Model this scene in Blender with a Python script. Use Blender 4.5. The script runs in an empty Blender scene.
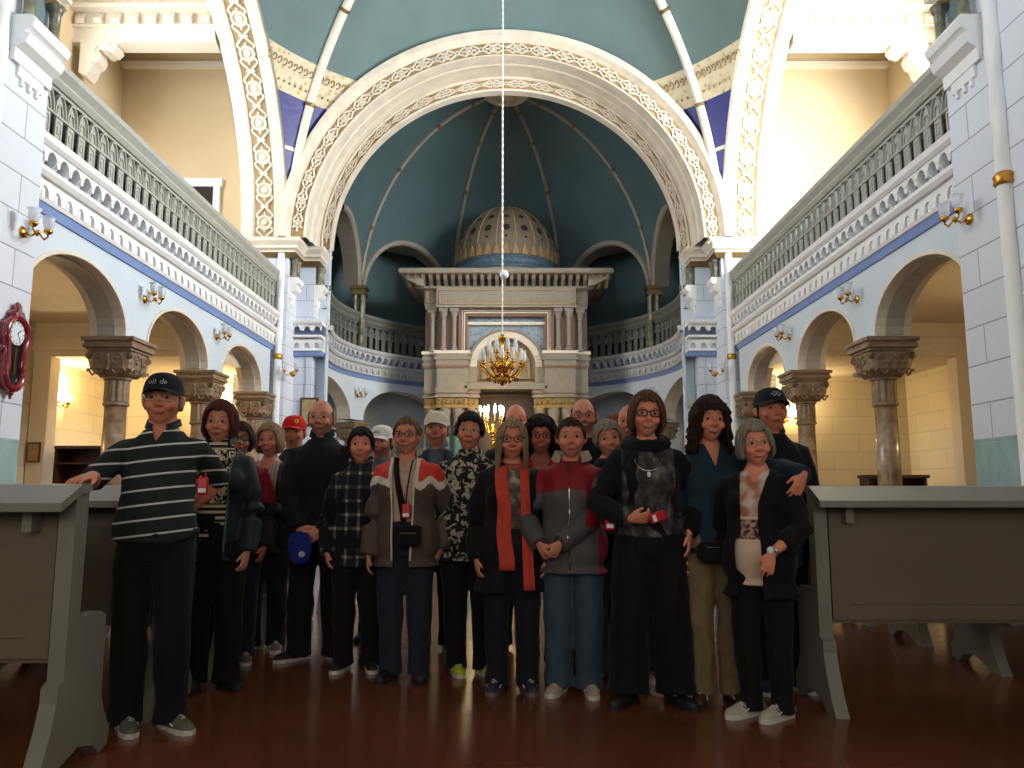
import bpy, bmesh, math, random
import numpy as np
from mathutils import Vector, Matrix, noise
random.seed(7)
PI = math.pi
SC = bpy.context.scene
COL = SC.collection
sin, cos = math.sin, math.cos

# ------------------------------------------------------------------ colours and materials
def lin(v):
    v /= 255.0
    return v/12.92 if v <= 0.04045 else ((v+0.055)/1.055)**2.4
def C(r, g, b): return (lin(r), lin(g), lin(b), 1.0)
MATS = {}
class NT:
    def __init__(s, name):
        s.m = bpy.data.materials.new(name); s.m.use_nodes = True
        s.t = s.m.node_tree; s.n = s.t.nodes; s.l = s.t.links
        s.b = s.n['Principled BSDF']; MATS[name] = s.m
    def new(s, ty, **kw):
        nd = s.n.new(ty)
        for k, v in kw.items():
            if k in nd.inputs: nd.inputs[k].default_value = v
            else: setattr(nd, k, v)
        return nd
    def link(s, a, b): s.l.new(a, b)
    def coord(s, scale=(1, 1, 1), rot=(0, 0, 0)):
        tc = s.new('ShaderNodeTexCoord'); mp = s.new('ShaderNodeMapping')
        mp.inputs['Scale'].default_value = scale; mp.inputs['Rotation'].default_value = rot
        s.link(tc.outputs['Object'], mp.inputs['Vector']); return mp.outputs['Vector']
    def ramp(s, fac, stops, mode='LINEAR'):
        r = s.new('ShaderNodeValToRGB'); r.color_ramp.interpolation = mode
        e = r.color_ramp.elements
        e[0].position, e[0].color = stops[0]; e[1].position, e[1].color = stops[-1]
        for p, c in stops[1:-1]:
            x = e.new(p); x.color = c
        s.link(fac, r.inputs['Fac']); return r.outputs['Color']
    def mix(s, fac, a, b, bt='MIX'):
        m = s.new('ShaderNodeMix', data_type='RGBA', blend_type=bt)
        for k, v in ((0, fac), (6, a), (7, b)):
            if hasattr(v, 'is_linked') or hasattr(v, 'links'): s.link(v, m.inputs[k])
            else: m.inputs[k].default_value = v
        return m.outputs[2]
    def math(s, op, a, b=0.0):
        m = s.new('ShaderNodeMath', operation=op)
        for k, v in ((0, a), (1, b)):
            if hasattr(v, 'links'): s.link(v, m.inputs[k])
            else: m.inputs[k].default_value = v
        return m.outputs[0]
    def noise(s, vec, scale, detail=4, rough=0.55):
        n = s.new('ShaderNodeTexNoise', Scale=scale, Detail=detail, Roughness=rough)
        s.link(vec, n.inputs['Vector']); return n.outputs['Fac']
    def bump(s, h, strength=0.3, dist=0.02):
        b = s.new('ShaderNodeBump', Strength=strength, Distance=dist)
        s.link(h, b.inputs['Height']); s.link(b.outputs['Normal'], s.b.inputs['Normal'])
def simple(name, col, rough=0.7, metal=0.0, var=0.08, nscale=6.0, bump=0.0, bscale=40, spec=0.5, coat=0.0):
    s = NT(name); s.b.inputs['Roughness'].default_value = rough; s.b.inputs['Metallic'].default_value = metal
    s.b.inputs['Specular IOR Level'].default_value = spec; s.b.inputs['Coat Weight'].default_value = coat
    v = s.coord()
    if var:
        f = s.noise(v, nscale)
        lo = tuple(x*(1-var) for x in col[:3])+(1,); hi = tuple(min(1, x*(1+var)) for x in col[:3])+(1,)
        s.link(s.ramp(f, [(0.3, lo), (0.7, hi)]), s.b.inputs['Base Color'])
    else: s.b.inputs['Base Color'].default_value = col
    if bump:
        s.bump(s.noise(v, bscale, 3), bump, 0.01)
    return s.m
def blocks(name, col, axis, bw=0.9, bh=0.34, line=0.55, dado=None, dado_z=1.8, rough=0.6, var=0.05, wob=0):
    """painted wall scored with masonry joints; axis = horizontal axis of the wall plane"""
    s = NT(name); s.b.inputs['Roughness'].default_value = rough
    tc = s.new('ShaderNodeTexCoord'); sp = s.new('ShaderNodeSeparateXYZ'); s.link(tc.outputs['Object'], sp.inputs[0])
    cb = s.new('ShaderNodeCombineXYZ')
    s.link(sp.outputs['X' if axis == 'x' else 'Y'], cb.inputs['X']); s.link(sp.outputs['Z'], cb.inputs['Y'])
    br = s.new('ShaderNodeTexBrick'); s.link(cb.outputs[0], br.inputs['Vector'])
    br.inputs['Scale'].default_value = 1.0; br.inputs['Brick Width'].default_value = bw; br.inputs['Row Height'].default_value = bh
    br.inputs['Mortar Size'].default_value = 0.009; br.inputs['Mortar Smooth'].default_value = 0.3
    dk = tuple(x*line for x in col[:3])+(1,)
    br.inputs['Color1'].default_value = col; br.inputs['Color2'].default_value = tuple(x*(1-var) for x in col[:3])+(1,)
    br.inputs['Mortar'].default_value = dk
    out = br.outputs['Color']
    if dado:
        f = s.math('LESS_THAN', sp.outputs['Z'], dado_z)
        nz = s.noise(s.coord((1, 3, 1.2), (0.5, 0.3, 0)), 2.2, 6)
        dc = s.ramp(nz, [(0.35, tuple(x*0.8 for x in dado[:3])+(1,)), (0.6, dado), (0.75, tuple(min(1, x*1.25) for x in dado[:3])+(1,))])
        out = s.mix(f, out, dc)
    s.link(out, s.b.inputs['Base Color'])
    inv = s.math('SUBTRACT', 1.0, br.outputs['Fac']); s.bump(inv, 0.5, 0.01)
    return s.m
M = {}
M['white'] = simple('white_stucco', C(232, 232, 230), 0.6, var=0.03)
M['shadewhite'] = simple('shaded_white_stucco', C(188, 190, 194), .6, var=.03)  # white stucco darkened to carry the weaker light in the apse
M['cream'] = simple('cream_stucco', C(222, 213, 196), 0.65, var=0.06, nscale=2)
M['archcream'] = simple('arch_cream', C(214, 203, 184), 0.65, var=0.1, nscale=3)
M['blue'] = simple('pale_blue_wall', C(204, 215, 224), 0.6, var=0.03, nscale=1.5)
M['bluestrip'] = simple('cornflower_blue_paint', C(118, 142, 190), 0.6, var=0.04)
M['bluemid'] = simple('soft_blue_grey_ground', C(150, 164, 188), .7, var=.06)
M['bluegrey'] = simple('blue_grey_recess', C(88, 102, 134), 0.7, var=0.1)
M['grey'] = simple('grey_stone_paint', C(168, 168, 158), 0.6, var=0.08, nscale=8)
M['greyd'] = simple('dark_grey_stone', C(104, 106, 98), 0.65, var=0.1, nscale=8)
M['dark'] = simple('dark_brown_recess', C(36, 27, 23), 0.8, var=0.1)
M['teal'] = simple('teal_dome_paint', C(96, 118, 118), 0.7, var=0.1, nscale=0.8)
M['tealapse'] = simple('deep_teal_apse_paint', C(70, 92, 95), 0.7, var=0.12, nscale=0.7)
M['royal'] = simple('royal_blue_panel', C(18, 24, 112), 0.4, var=0.25, nscale=6, bump=0.5, bscale=8)
M['orn'] = simple('brown_ornament_ground', C(164, 142, 104), 0.7, var=0.2, nscale=8)
M['orn2'] = simple('ochre_ornament_ground', C(150, 124, 86), 0.7, var=0.25, nscale=10)
M['gold'] = simple('gilded_metal', C(190, 140, 60), 0.35, 0.9, var=0.2)
M['brass'] = simple('polished_brass', C(200, 150, 60), 0.22, 1.0, var=0.1)
M['bronze'] = simple('aged_bronze', C(130, 110, 72), 0.45, 0.8, var=0.2)
M['yellow'] = simple('ochre_yellow_wall', C(206, 184, 146), 0.75, var=0.04, nscale=1)
M['tan'] = simple('tan_plaster', C(212, 200, 178), 0.7, var=0.05, nscale=1.2)
M['pew'] = simple('grey_painted_wood', C(128, 126, 116), 0.38, var=0.08, nscale=3, bump=0.1, bscale=20)
M['pewb'] = simple('brown_grey_panel_wood', C(106, 94, 78), 0.5, var=0.1, nscale=2.2, bump=0.1, bscale=30)
M['wood'] = simple('dark_walnut_wood', C(74, 42, 28), 0.4, var=0.2, nscale=5)
M['clock'] = simple('glossy_burgundy_lacquer', C(120, 18, 34), 0.15, var=0.2, nscale=5, coat=0.6)
M['clockdark'] = simple('smoky_clock_glass', C(26, 20, 20), 0.08, var=0)
M['dial'] = simple('white_clock_dial', C(228, 234, 240), 0.3, var=0.02)
M['black'] = simple('black_paint', C(18, 18, 20), 0.4, var=0)
M['chrome'] = simple('silver_metal', C(190, 188, 180), 0.25, 1.0, var=0.05)
M['terra'] = simple('terracotta_panel', C(124, 92, 76), 0.55, var=0.1)
M['aqua'] = simple('aqua_marble', C(96, 138, 130), 0.35, var=0.15, nscale=5)
M['arkwhite'] = simple('ark_grey_cream_stone', C(140, 132, 118), 0.6, var=0.08, nscale=4)
M['rope'] = simple('white_chain', C(215, 210, 200), 0.5, var=0.2, nscale=60)
M['pierR'] = blocks('scored_pale_blue_pier', C(216, 221, 230), 'y', 1.3, 0.42, 0.45, dado=C(150, 180, 178), dado_z=1.72)
M['pierX'] = blocks('scored_pier_end', C(206, 214, 228), 'x', 1.1, 0.42, 0.5, dado=C(150, 180, 178), dado_z=1.72)
M['aisleY'] = blocks('aisle_scored_wall', C(222, 210, 178), 'y', 1.2, 0.42, 0.75)
M['aisleX'] = blocks('aisle_scored_end_wall', C(222, 210, 178), 'x', 1.2, 0.42, 0.75)
def marble(name, a, b, c_, rough=0.25, sc=2.5):
    s = NT(name); s.b.inputs['Roughness'].default_value = rough
    v = s.coord(); n1 = s.noise(v, sc, 8, 0.65)
    s.link(s.ramp(n1, [(0.3, a), (0.48, b), (0.62, c_), (0.75, b)]), s.b.inputs['Base Color']); return s.m
M['marble'] = marble('brown_veined_marble', C(96, 72, 56), C(142, 116, 92), C(178, 156, 128), 0.22, 3)
M['capital'] = simple('carved_taupe_stone', C(142, 120, 94), 0.6, var=0.3, nscale=9, bump=0.35, bscale=26)
M['marbleg'] = marble('green_grey_marble', C(70, 70, 56), C(110, 108, 88), C(150, 145, 120), 0.3, 5)
def floor_mat():
    s = NT('polished_red_brown_floor'); v = s.coord()
    n = s.noise(v, 0.9, 5); n2 = s.noise(v, 14, 4)
    col = s.ramp(n, [(0.3, C(100, 56, 38)), (0.7, C(124, 70, 48))])
    s.link(col, s.b.inputs['Base Color'])
    s.link(s.ramp(n2, [(0.3, (0.13,)*3+(1,)), (0.8, (0.26,)*3+(1,))]), s.b.inputs['Roughness'])
    s.bump(s.noise(v, 2.5, 3), 0.12, 0.02); s.b.inputs['Specular IOR Level'].default_value = 0.5
    return s.m
M['floor'] = floor_mat()
def glass_mat(name, col=(1, 1, 1, 1), emit=0.0, ecol=None, rough=0.15):
    s = NT(name); s.b.inputs['Base Color'].default_value = col; s.b.inputs['Roughness'].default_value = rough
    s.b.inputs['Transmission Weight'].default_value = 0.55
    if emit:
        s.b.inputs['Emission Color'].default_value = ecol; s.b.inputs['Emission Strength'].default_value = emit
    return s.m
M['shade'] = glass_mat('frosted_glass_shade', C(236, 240, 246))
M['chimney'] = glass_mat('milky_glass_chimney', C(246, 246, 244), rough=.4)
M['crystal'] = glass_mat('clear_crystal', C(240, 236, 225), rough=0.05)
M['bulb'] = glass_mat('lit_bulb', C(255, 225, 170), 60, (1.0, 0.78, 0.42, 1))
M['fillpane'] = glass_mat('dim_fill_pane', C(200, 205, 205), .35, (1, .95, .88, 1))
M['sky'] = glass_mat('bright_window_glass', C(230, 238, 248), 1.5, (0.85, 0.93, 1, 1))

# ------------------------------------------------------------------ object helpers
def obj(name, bm, mat, parent=None, smooth=False, label=None):
    if smooth is not None:
        for f in bm.faces: f.smooth = bool(smooth)
    me = bpy.data.meshes.new(name); bm.to_mesh(me); bm.free()
    o = bpy.data.objects.new(name, me); COL.objects.link(o)
    for m in (mat if isinstance(mat, (list, tuple)) else [mat]): me.materials.append(m)
    if parent: o.parent = parent
    if label: o['label'] = label
    return o
def tag(o, label, cat, group=None, kind=None):
    if label: o['label'] = label
    if cat: o['category'] = cat
    if group: o['group'] = group
    if kind: o['kind'] = kind
    return o
def thing(name, label, cat, loc=(0, 0, 0), rz=0, group=None):
    o = bpy.data.objects.new(name, None); COL.objects.link(o); o.empty_display_size = 0.1
    o.location = loc; o.rotation_euler = (0, 0, rz)
    return tag(o, label, cat, group)
def struct(name, bm, mat, parent=None, smooth=False):
    o = obj(name, bm, mat, parent, smooth)
    o['kind'] = 'structure'; return o
def dup(root, loc=None, rz=None, label=None, group=None, sx=None):
    r = root.copy(); COL.objects.link(r)
    if loc is not None: r.location = loc
    if rz is not None: r.rotation_euler = (0, 0, rz)
    if sx is not None: r.scale = sx
    if label: r['label'] = label
    if group: r['group'] = group
    for ch in list(root.children):
        c = ch.copy(); COL.objects.link(c); c.parent = r
        for g in list(ch.children):
            d = g.copy(); COL.objects.link(d); d.parent = c
    return r
# ------------------------------------------------------------------ shape helpers (all add to a bmesh)
def B(): return bmesh.new()
def box(bm, x0, x1, y0, y1, z0, z1, mi=0, bev=0.0):
    v = [bm.verts.new((x, y, z)) for x in (x0, x1) for y in (y0, y1) for z in (z0, z1)]
    fs = [(0, 1, 3, 2), (4, 6, 7, 5), (0, 4, 5, 1), (2, 3, 7, 6), (0, 2, 6, 4), (1, 5, 7, 3)]
    out = []
    for f in fs:
        q = bm.faces.new([v[i] for i in f]); q.material_index = mi; out.append(q)
    if bev:
        es = set(e for f in out for e in f.edges)
        bmesh.ops.bevel(bm, geom=list(es), offset=bev, segments=1, affect='EDGES')
    return v
def grid(bm, f, us, vs, mi=0, closeu=False, closev=False):
    rows = [[bm.verts.new(f(u, v)) for v in vs] for u in us]
    nu, nv = len(us), len(vs)
    for i in range(nu if closeu else nu-1):
        for j in range(nv if closev else nv-1):
            a, b = rows[i], rows[(i+1) % nu]
            q = bm.faces.new([a[j], b[j], b[(j+1) % nv], a[(j+1) % nv]])
            q.material_index = mi(i, j) if callable(mi) else mi
    return rows
def lins(a, b, n): return [a+(b-a)*i/n for i in range(n+1)]
def lathe(bm, prof, cx=0, cy=0, cz=0, seg=20, mi=0, cap=True, sc=(1, 1)):
    rows = []
    for r, z in prof:
        rows.append([bm.verts.new((cx+r*sc[0]*cos(2*PI*k/seg), cy+r*sc[1]*sin(2*PI*k/seg), cz+z)) for k in range(seg)])
    for a, b in zip(rows, rows[1:]):
        for k in range(seg):
            q = bm.faces.new([a[k], a[(k+1) % seg], b[(k+1) % seg], b[k]]); q.material_index = mi
    if cap:
        if prof[0][0] > 1e-5: bm.faces.new(rows[0][::-1]).material_index = mi
        if prof[-1][0] > 1e-5: bm.faces.new(rows[-1]).material_index = mi
    return rows
def frame_at(d, up=Vector((0, 0, 1))):
    d = d.normalized()
    if abs(d.dot(up)) > 0.98: up = Vector((0, 1, 0))
    x = up.cross(d).normalized(); y = d.cross(x).normalized()
    return x, y
def tube(bm, pts, rad, seg=8, mi=0, cap=True, up=Vector((0, 0, 1)), closed=False):
    pts = [Vector(p) for p in pts]; n = len(pts)
    if not hasattr(rad, '__len__'): rad = [rad]*n
    rows = []
    for i, p in enumerate(pts):
        if closed: d = pts[(i+1) % n]-pts[i-1]
        else: d = pts[min(i+1, n-1)]-pts[max(i-1, 0)]
        x, y = frame_at(d, up); r = rad[i]
        rx, ry = (r if hasattr(r, '__len__') else (r, r))
        rows.append([bm.verts.new(p+x*rx*cos(2*PI*k/seg)+y*ry*sin(2*PI*k/seg)) for k in range(seg)])
    for i in range(n if closed else n-1):
        a, b = rows[i], rows[(i+1) % n]
        for k in range(seg):
            q = bm.faces.new([a[k], a[(k+1) % seg], b[(k+1) % seg], b[k]]); q.material_index = mi
    if cap and not closed:
        bm.faces.new(rows[0][::-1]).material_index = mi; bm.faces.new(rows[-1]).material_index = mi
    return rows
def ball(bm, c, r, seg=12, rings=8, mi=0):
    c = Vector(c); r = r if hasattr(r, '__len__') else (r, r, r)
    prof = [(sin(PI*i/rings), -cos(PI*i/rings)) for i in range(rings+1)]
    rows = []
    for i, (a, b) in enumerate(prof):
        if i in (0, rings): rows.append([bm.verts.new(c+Vector((0, 0, b*r[2])))]*seg)
        else: rows.append([bm.verts.new(c+Vector((a*r[0]*cos(2*PI*k/seg), a*r[1]*sin(2*PI*k/seg), b*r[2]))) for k in range(seg)])
    for i in range(rings):
        for k in range(seg):
            a, b = rows[i], rows[i+1]
            vs = [a[k], a[(k+1) % seg], b[(k+1) % seg], b[k]]
            u = []
            for w in vs:
                if w not in u: u.append(w)
            bm.faces.new(u).material_index = mi
def prism(bm, poly, f, a, b, mi=0):
    """extrude 2-D polygon poly; f(p,q,t) -> point; t from a to b"""
    A = [bm.verts.new(f(p, q, a)) for p, q in poly]; Bv = [bm.verts.new(f(p, q, b)) for p, q in poly]
    n = len(poly)
    bm.faces.new(A[::-1]).material_index = mi; bm.faces.new(Bv).material_index = mi
    for i in range(n): bm.faces.new([A[i], A[(i+1) % n], Bv[(i+1) % n], Bv[i]]).material_index = mi
def sweep(bm, prof, ss, mp, mi=0, caps=True):
    """profile [(n,z)] carried along s with mp(s,z,n)"""
    rows = [[bm.verts.new(mp(s, z, n)) for n, z in prof] for s in ss]
    for a, b in zip(rows, rows[1:]):
        for j in range(len(prof)-1):
            bm.faces.new([a[j], b[j], b[j+1], a[j+1]]).material_index = mi
    if caps and len(prof) > 2:
        bm.faces.new(rows[0]).material_index = mi; bm.faces.new(rows[-1][::-1]).material_index = mi
def arcade(bm, mp, c0, pitch, nb, zb, zs, zt, a, rise, nf, nb_, seg=10, ends=(0, 0), mi=0, mi_soff=None, bays=None):
    """plate pierced by round-headed openings; mp(s,z,n)"""
    ms = mi if mi_soff is None else mi_soff
    def quad(p, m=mi): bm.faces.new([bm.verts.new(mp(*q)) for q in p]).material_index = m
    for i in range(nb):
        c = c0+pitch*i
        L = c-pitch/2 if i else c-pitch/2-ends[0]; R = c+pitch/2 if i < nb-1 else c+pitch/2+ends[1]
        for (s0, s1, jamb) in ((L, c-a, c-a), (c+a, R, c+a)):
            if s1-s0 < 1e-4: continue
            k = max(1, int((s1-s0)/0.5))
            for u in range(k):
                x0 = s0+(s1-s0)*u/k; x1 = s0+(s1-s0)*(u+1)/k
                for n in (nf, nb_): quad([(x0, zb, n), (x1, zb, n), (x1, zt, n), (x0, zt, n)])
                quad([(x0, zt, nf), (x1, zt, nf), (x1, zt, nb_), (x0, zt, nb_)]); quad([(x0, zb, nf), (x1, zb, nf), (x1, zb, nb_), (x0, zb, nb_)])
            if zs > zb: quad([(jamb, zb, nf), (jamb, zs, nf), (jamb, zs, nb_), (jamb, zb, nb_)], ms)
        pts = [(c-a*cos(PI*k/seg), zs+rise*sin(PI*k/seg)) for k in range(seg+1)]
        for (x0, z0), (x1, z1) in zip(pts, pts[1:]):
            for n in (nf, nb_): quad([(x0, z0, n), (x1, z1, n), (x1, zt, n), (x0, zt, n)])
            quad([(x0, z0, nf), (x1, z1, nf), (x1, z1, nb_), (x0, z0, nb_)], ms)
            quad([(x0, zt, nf), (x1, zt, nf), (x1, zt, nb_), (x0, zt, nb_)])
def archring(bm, mp, c, zs, a, rise, w, n0, n1, seg=14, mi=0, stilt=0.0):
    """raised band round an opening"""
    pts = []
    if stilt: pts.append((c-a, zs-stilt, -1, 0))
    pts += [(c-a*cos(PI*k/seg), zs+rise*sin(PI*k/seg), -cos(PI*k/seg), sin(PI*k/seg)) for k in range(seg+1)]
    if stilt: pts.append((c+a, zs-stilt, 1, 0))
    rows = []
    for s, z, ds, dz in pts:
        rows.append([bm.verts.new(mp(*q)) for q in ((s, z, n0), (s, z, n1), (s+ds*w, z+dz*w, n1), (s+ds*w, z+dz*w, n0))])
    for p, q in zip(rows, rows[1:]):
        for j in range(4): bm.faces.new([p[j], q[j], q[(j+1) % 4], p[(j+1) % 4]]).material_index = mi
    bm.faces.new(rows[0]); bm.faces.new(rows[-1][::-1])
def ornament(bm, mp, s0, s1, n, w, h=0.03, mi=0, ring=None, bw=None, gap=0):
    """rosettes linked by crossed bars along a band; mp(s,t,n), band half-width w"""
    P = (s1-s0)/n; bw = bw or w*0.16; r = ring or min(w*0.62, P*0.3)
    def bar(p, q):
        d = Vector((q[0]-p[0], q[1]-p[1])); L = d.length
        if L < 1e-5: return
        d /= L; e = Vector((-d.y, d.x))*bw/2
        pr = [(p[0]+e.x, p[1]+e.y), (q[0]+e.x, q[1]+e.y), (q[0]-e.x, q[1]-e.y), (p[0]-e.x, p[1]-e.y)]
        T = [bm.verts.new(mp(a, b, h)) for a, b in pr]; Bt = [bm.verts.new(mp(a, b, 0)) for a, b in pr]
        bm.faces.new(T).material_index = mi
        for i in range(4): bm.faces.new([Bt[i], Bt[(i+1) % 4], T[(i+1) % 4], T[i]]).material_index = mi
    for i in range(n):
        c = s0+P*(i+0.5)
        # ring
        K = 12
        rr = [[bm.verts.new(mp(c+q*cos(2*PI*k/K), q*sin(2*PI*k/K), hh)) for k in range(K)] for q, hh in ((r, 0), (r, h*1.2), (r*0.74, h*1.2), (r*0.74, 0.003), (r*0.5, 0.003), (r*0.36, h*1.6), (0.001, h*2.1))]
        for a, b in zip(rr, rr[1:]):
            for k in range(K): bm.faces.new([a[k], a[(k+1) % K], b[(k+1) % K], b[k]]).material_index = mi
        e = P/2
        for sgn in (-1, 1):
            bar((c-r*0.6, sgn*r*0.8), (c-r*1.0, sgn*w)); bar((c+r*0.6, sgn*r*0.8), (c+r*1.0, sgn*w))
            bar((c+r*1.05, -sgn*w*0.95), (c+2*e-r*1.05, sgn*w*0.95))
        bar((c+r, 0), (c+e*0.62, 0)); bar((c-r, 0), (c-e*0.62, 0))
        bar((c+e, -w*0.5), (c+e, w*0.5))
CZ = 1.14     # the photographer held the camera low
# ================================================================== THE HALL
XW = 5.5          # half width of the nave at the gallery fronts
XA = 5.25         # face of the great side arches and piers
YN, YF = 8.8, 18.65   # near and far limit of the domed bay
ZS = 7.2          # springing of the great arches
XO = 9.6          # outer walls
def side(sg):     # mapping for the long sides: s = Y, n = towards the nave
    return lambda s, z, n: (sg*(XW-n), s, z)
bm = B(); box(bm, -XO-.4, XO+.4, -4, 28, -0.3, 0.0); struct('floor', bm, M['floor'])
# outer walls with window openings left in the gallery storey
for sg, nm in ((-1, 'left'), (1, 'right')):
    bm = B(); xs = sorted((sg*XO, sg*(XO+.3)))
    box(bm, xs[0], xs[1], -3.4, 19.3, 0, 6.6, 0)
    box(bm, xs[0], xs[1], -3.4, 19.3, 10.9, 13.5, 1)
    for y0, y1 in ((-3.4, 9.6), (11.8, 13.0), (15.2, 19.3)): box(bm, xs[0], xs[1], y0, y1, 6.6, 10.9, 1)
    struct('wall_'+nm, bm, [M['aisleY'], M['yellow']])
    for k, yc in enumerate((10.7, 14.1)):
        bm = B()
        for z in (6.6, 8.0, 9.4, 10.84): box(bm, xs[0]+.1, xs[0]+.18, yc-1.1, yc+1.1, z, z+.06)
        for y in (-1.1, -.36, .33, 1.04): box(bm, xs[0]+.1, xs[0]+.18, yc+y, yc+y+.06, 6.6, 10.9)
        w = struct('window_%d' % (k+1+(2 if sg > 0 else 0)), bm, M['white'])
        bm = B(); box(bm, xs[0]+.13, xs[0]+.14, yc-1.1, yc+1.1, 6.6, 10.9); obj('window_pane', bm, M['sky'], w)
bm = B(); box(bm, -XO, -3.5, -3.4, -3.1, 0, 4.5, 0); box(bm, 3.5, XO, -3.4, -3.1, 0, 4.5, 0); box(bm, -3.5, 3.5, -3.4, -3.1, 0, 1.7, 0); box(bm, -3.5, 3.5, -3.4, -3.1, 4.1, 4.5, 0); box(bm, -XO, XO, -3.4, -3.1, 11, 13.5, 1)
for x0, x1 in ((-XO, -3.2), (3.2, XO)): box(bm, x0, x1, -3.4, -3.1, 4.5, 11, 1)
struct('wall_back', bm, [M['aisleX'], M['blue']])
bm = B()
for z in (4.5, 6.6, 8.7, 10.9): box(bm, -3.2, 3.2, -3.3, -3.2, z, z+.08)
for k in range(7): box(bm, -3.2+k*1.053, -3.12+k*1.053, -3.3, -3.2, 4.5, 11)
w = struct('window_5', bm, M['white']); bm = B(); box(bm, -3.2, 3.2, -3.26, -3.25, 4.5, 11); obj('window_pane', bm, M['sky'], w)  # unseen upper window, added as a light source for apse and piers
bm = B()
for k in range(9): box(bm, -3.5+k*.865, -3.42+k*.865, -3.3, -3.2, 1.7, 4.1)
box(bm, -3.5, 3.5, -3.3, -3.2, 2.85, 2.93); w = struct('window_6', bm, M['white']); bm = B(); box(bm, -3.5, 3.5, -3.26, -3.25, 1.7, 4.1); obj('window_pane', bm, M['fillpane'], w)  # unseen low window with a glowing pane, added with the front fill
# ceiling over the near bay, over the side galleries, floor slabs of the galleries
bm = B(); box(bm, -XO, XO, -3.4, YN-.1, 13.2, 13.5)
for sg in (-1, 1):
    a, b = sorted((sg*6.42, sg*XO)); box(bm, a, b, YN-.1, 19.2, 12.4, 12.6)
    box(bm, a, b, YN-.1, 19.2, 13.2, 13.5)
box(bm, -XO, XO, 18.9, 28, 13.4, 13.7)
struct('ceiling', bm, M['cream'])
for sg, nm in ((-1, 1), (1, 2)):
    bm = B(); a, b = sorted((sg*(XW+.35), sg*XO))
    box(bm, a, b, -3.1, 19.2, 4.6, 5.0)                       # gallery floor = aisle ceiling
    box(bm, a, b, 16.1, 16.5, 3.9, 4.6)                       # cross beam of the aisle
    box(bm, a, b, 16.04, 16.1, 4.02, 4.1); box(bm, a, b, 16.04, 16.1, 4.3, 4.36)
    box(bm, a, b, 16.5, 19.0, 3.9, 4.6)                       # lower soffit beyond it
    c = sg*(XO-.02); box(bm, min(c, c-sg*.35), max(c, c-sg*.35), 16.1, 16.45, 0, 3.9)
    struct('trim_%d' % nm, bm, M['tan'])
# rear gallery over the visitors' heads
bm = B(); box(bm, -XW-.3, XW+.3, -3.1, 4.6, 4.55, 4.95)
box(bm, -XW-.3, XW+.3, 4.35, 4.6, 4.95, 5.9); struct('trim_3', bm, M['cream'])
for sg, nm in ((-1, 4), (1, 5)):       # solid side walls of the near bay
    bm = B(); a, b = sorted((sg*XA, sg*(XA+1.05)))
    box(bm, a, b, -3.1, 3.5, 0, 13.2); box(bm, a, b, 3.5, 7.0, 3.6, 13.2); struct('trim_%d' % nm, bm, M['pierR'])

# end walls of the aisles and galleries
for sg, nm in ((-1, 'left'), (1, 'right')):
    bm = B(); a, b = sorted((sg*(XW+.0), sg*XO))
    box(bm, a, b, 19.0, 19.3, 0, 4.6, 0); a, b = sorted((sg*6.4, sg*XO)); box(bm, a, b, 18.9, 19.3, 4.6, 13.4, 1); a, b = sorted((sg*XW, sg*XO))
    struct('wall_end_'+nm, bm, [M['aisleX'], M['yellow']])
    # coved beam with a dentil band and consoles at the far end of the gallery
    bm = B()
    a, b = sorted((sg*6.45, sg*XO))
    box(bm, a, b, 16.6, 17.0, 11.05, 12.45); box(bm, a, b, 16.54, 16.6, 11.05, 11.12); box(bm, a, b, 16.5, 16.6, 11.40, 11.45)
    box(bm, a, b, 18.75, 18.92, 11.72, 11.86)
    k = a+.1
    while k < b-.1:
        prism(bm, [(0, 11.46), (-.12, 11.46), (-.16, 11.56), (-.05, 11.74), (0, 11.74)], lambda p, q, t: (t, 16.6+p, q), k, k+.16); k += .40
    box(bm, a, b, 16.35, 16.6, 11.76, 11.86)
    prof = [(0, 11.05), (1.0, 11.05), (1.04, 10.97), (.9, 10.86), (.74, 10.88), (.62, 10.98), (.5, 10.9), (.56, 10.76), (.5, 10.62), (.36, 10.58), (.3, 10.42), (.16, 10.3), (0, 10.34)]
    for xc, w in ((XO, .75),):
        for y0_, y1_, k_ in ((16.62, 16.98, 1), (16.56, 17.04, .82)):
            prism(bm, [(sg*(xc-p*w*k_-(.2 if w > 0 else 0)), q) for p, q in prof], lambda p, q, t: (p, t, q), y0_, y1_)
    struct('trim_%d' % (6 if sg < 0 else 7), bm, M['cream'])
# doorway head at the end of the left gallery
bm = B()
for x0, x1, z0, z1 in ((-8.05, -7.9, 5.0, 8.6), (-7.15, -7.0, 5.0, 8.6), (-8.1, -6.95, 8.6, 8.8)): box(bm, x0, x1, 18.78, 18.92, z0, z1)
d = struct('door_1', bm, M['white']); bm = B(); box(bm, -7.9, -7.15, 18.85, 18.88, 5.0, 8.6); obj('door_leaf', bm, M['dark'], d)

# ---- arcades of the aisles: wall above three arches
CC = (11.85, 15.07, 18.25)             # column centres
AC = (10.27, 13.46, 16.66)             # arch centres
ZC = 3.41
for sg, nm in ((-1, 'left'), (1, 'right')):
    mp = side(sg); bm = B()
    arcade(bm, mp, AC[0], 3.195, 3, ZC, ZC+.02, 4.5, 1.22, .76, 0.0, -.5, 20, ends=(-.15, .25), mi=0, mi_soff=1)
    for c in AC:
        archring(bm, mp, c, ZC+.02, 1.225, .765, .05, -.02, .02, 20, 1)
        archring(bm, mp, c, ZC+.02, 1.19, .73, .05, -.38, -.12, 20, 2)
    struct('wall_arcade_'+nm, bm, [M['blue'], M['cream'], M['grey']], smooth=False)

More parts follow.
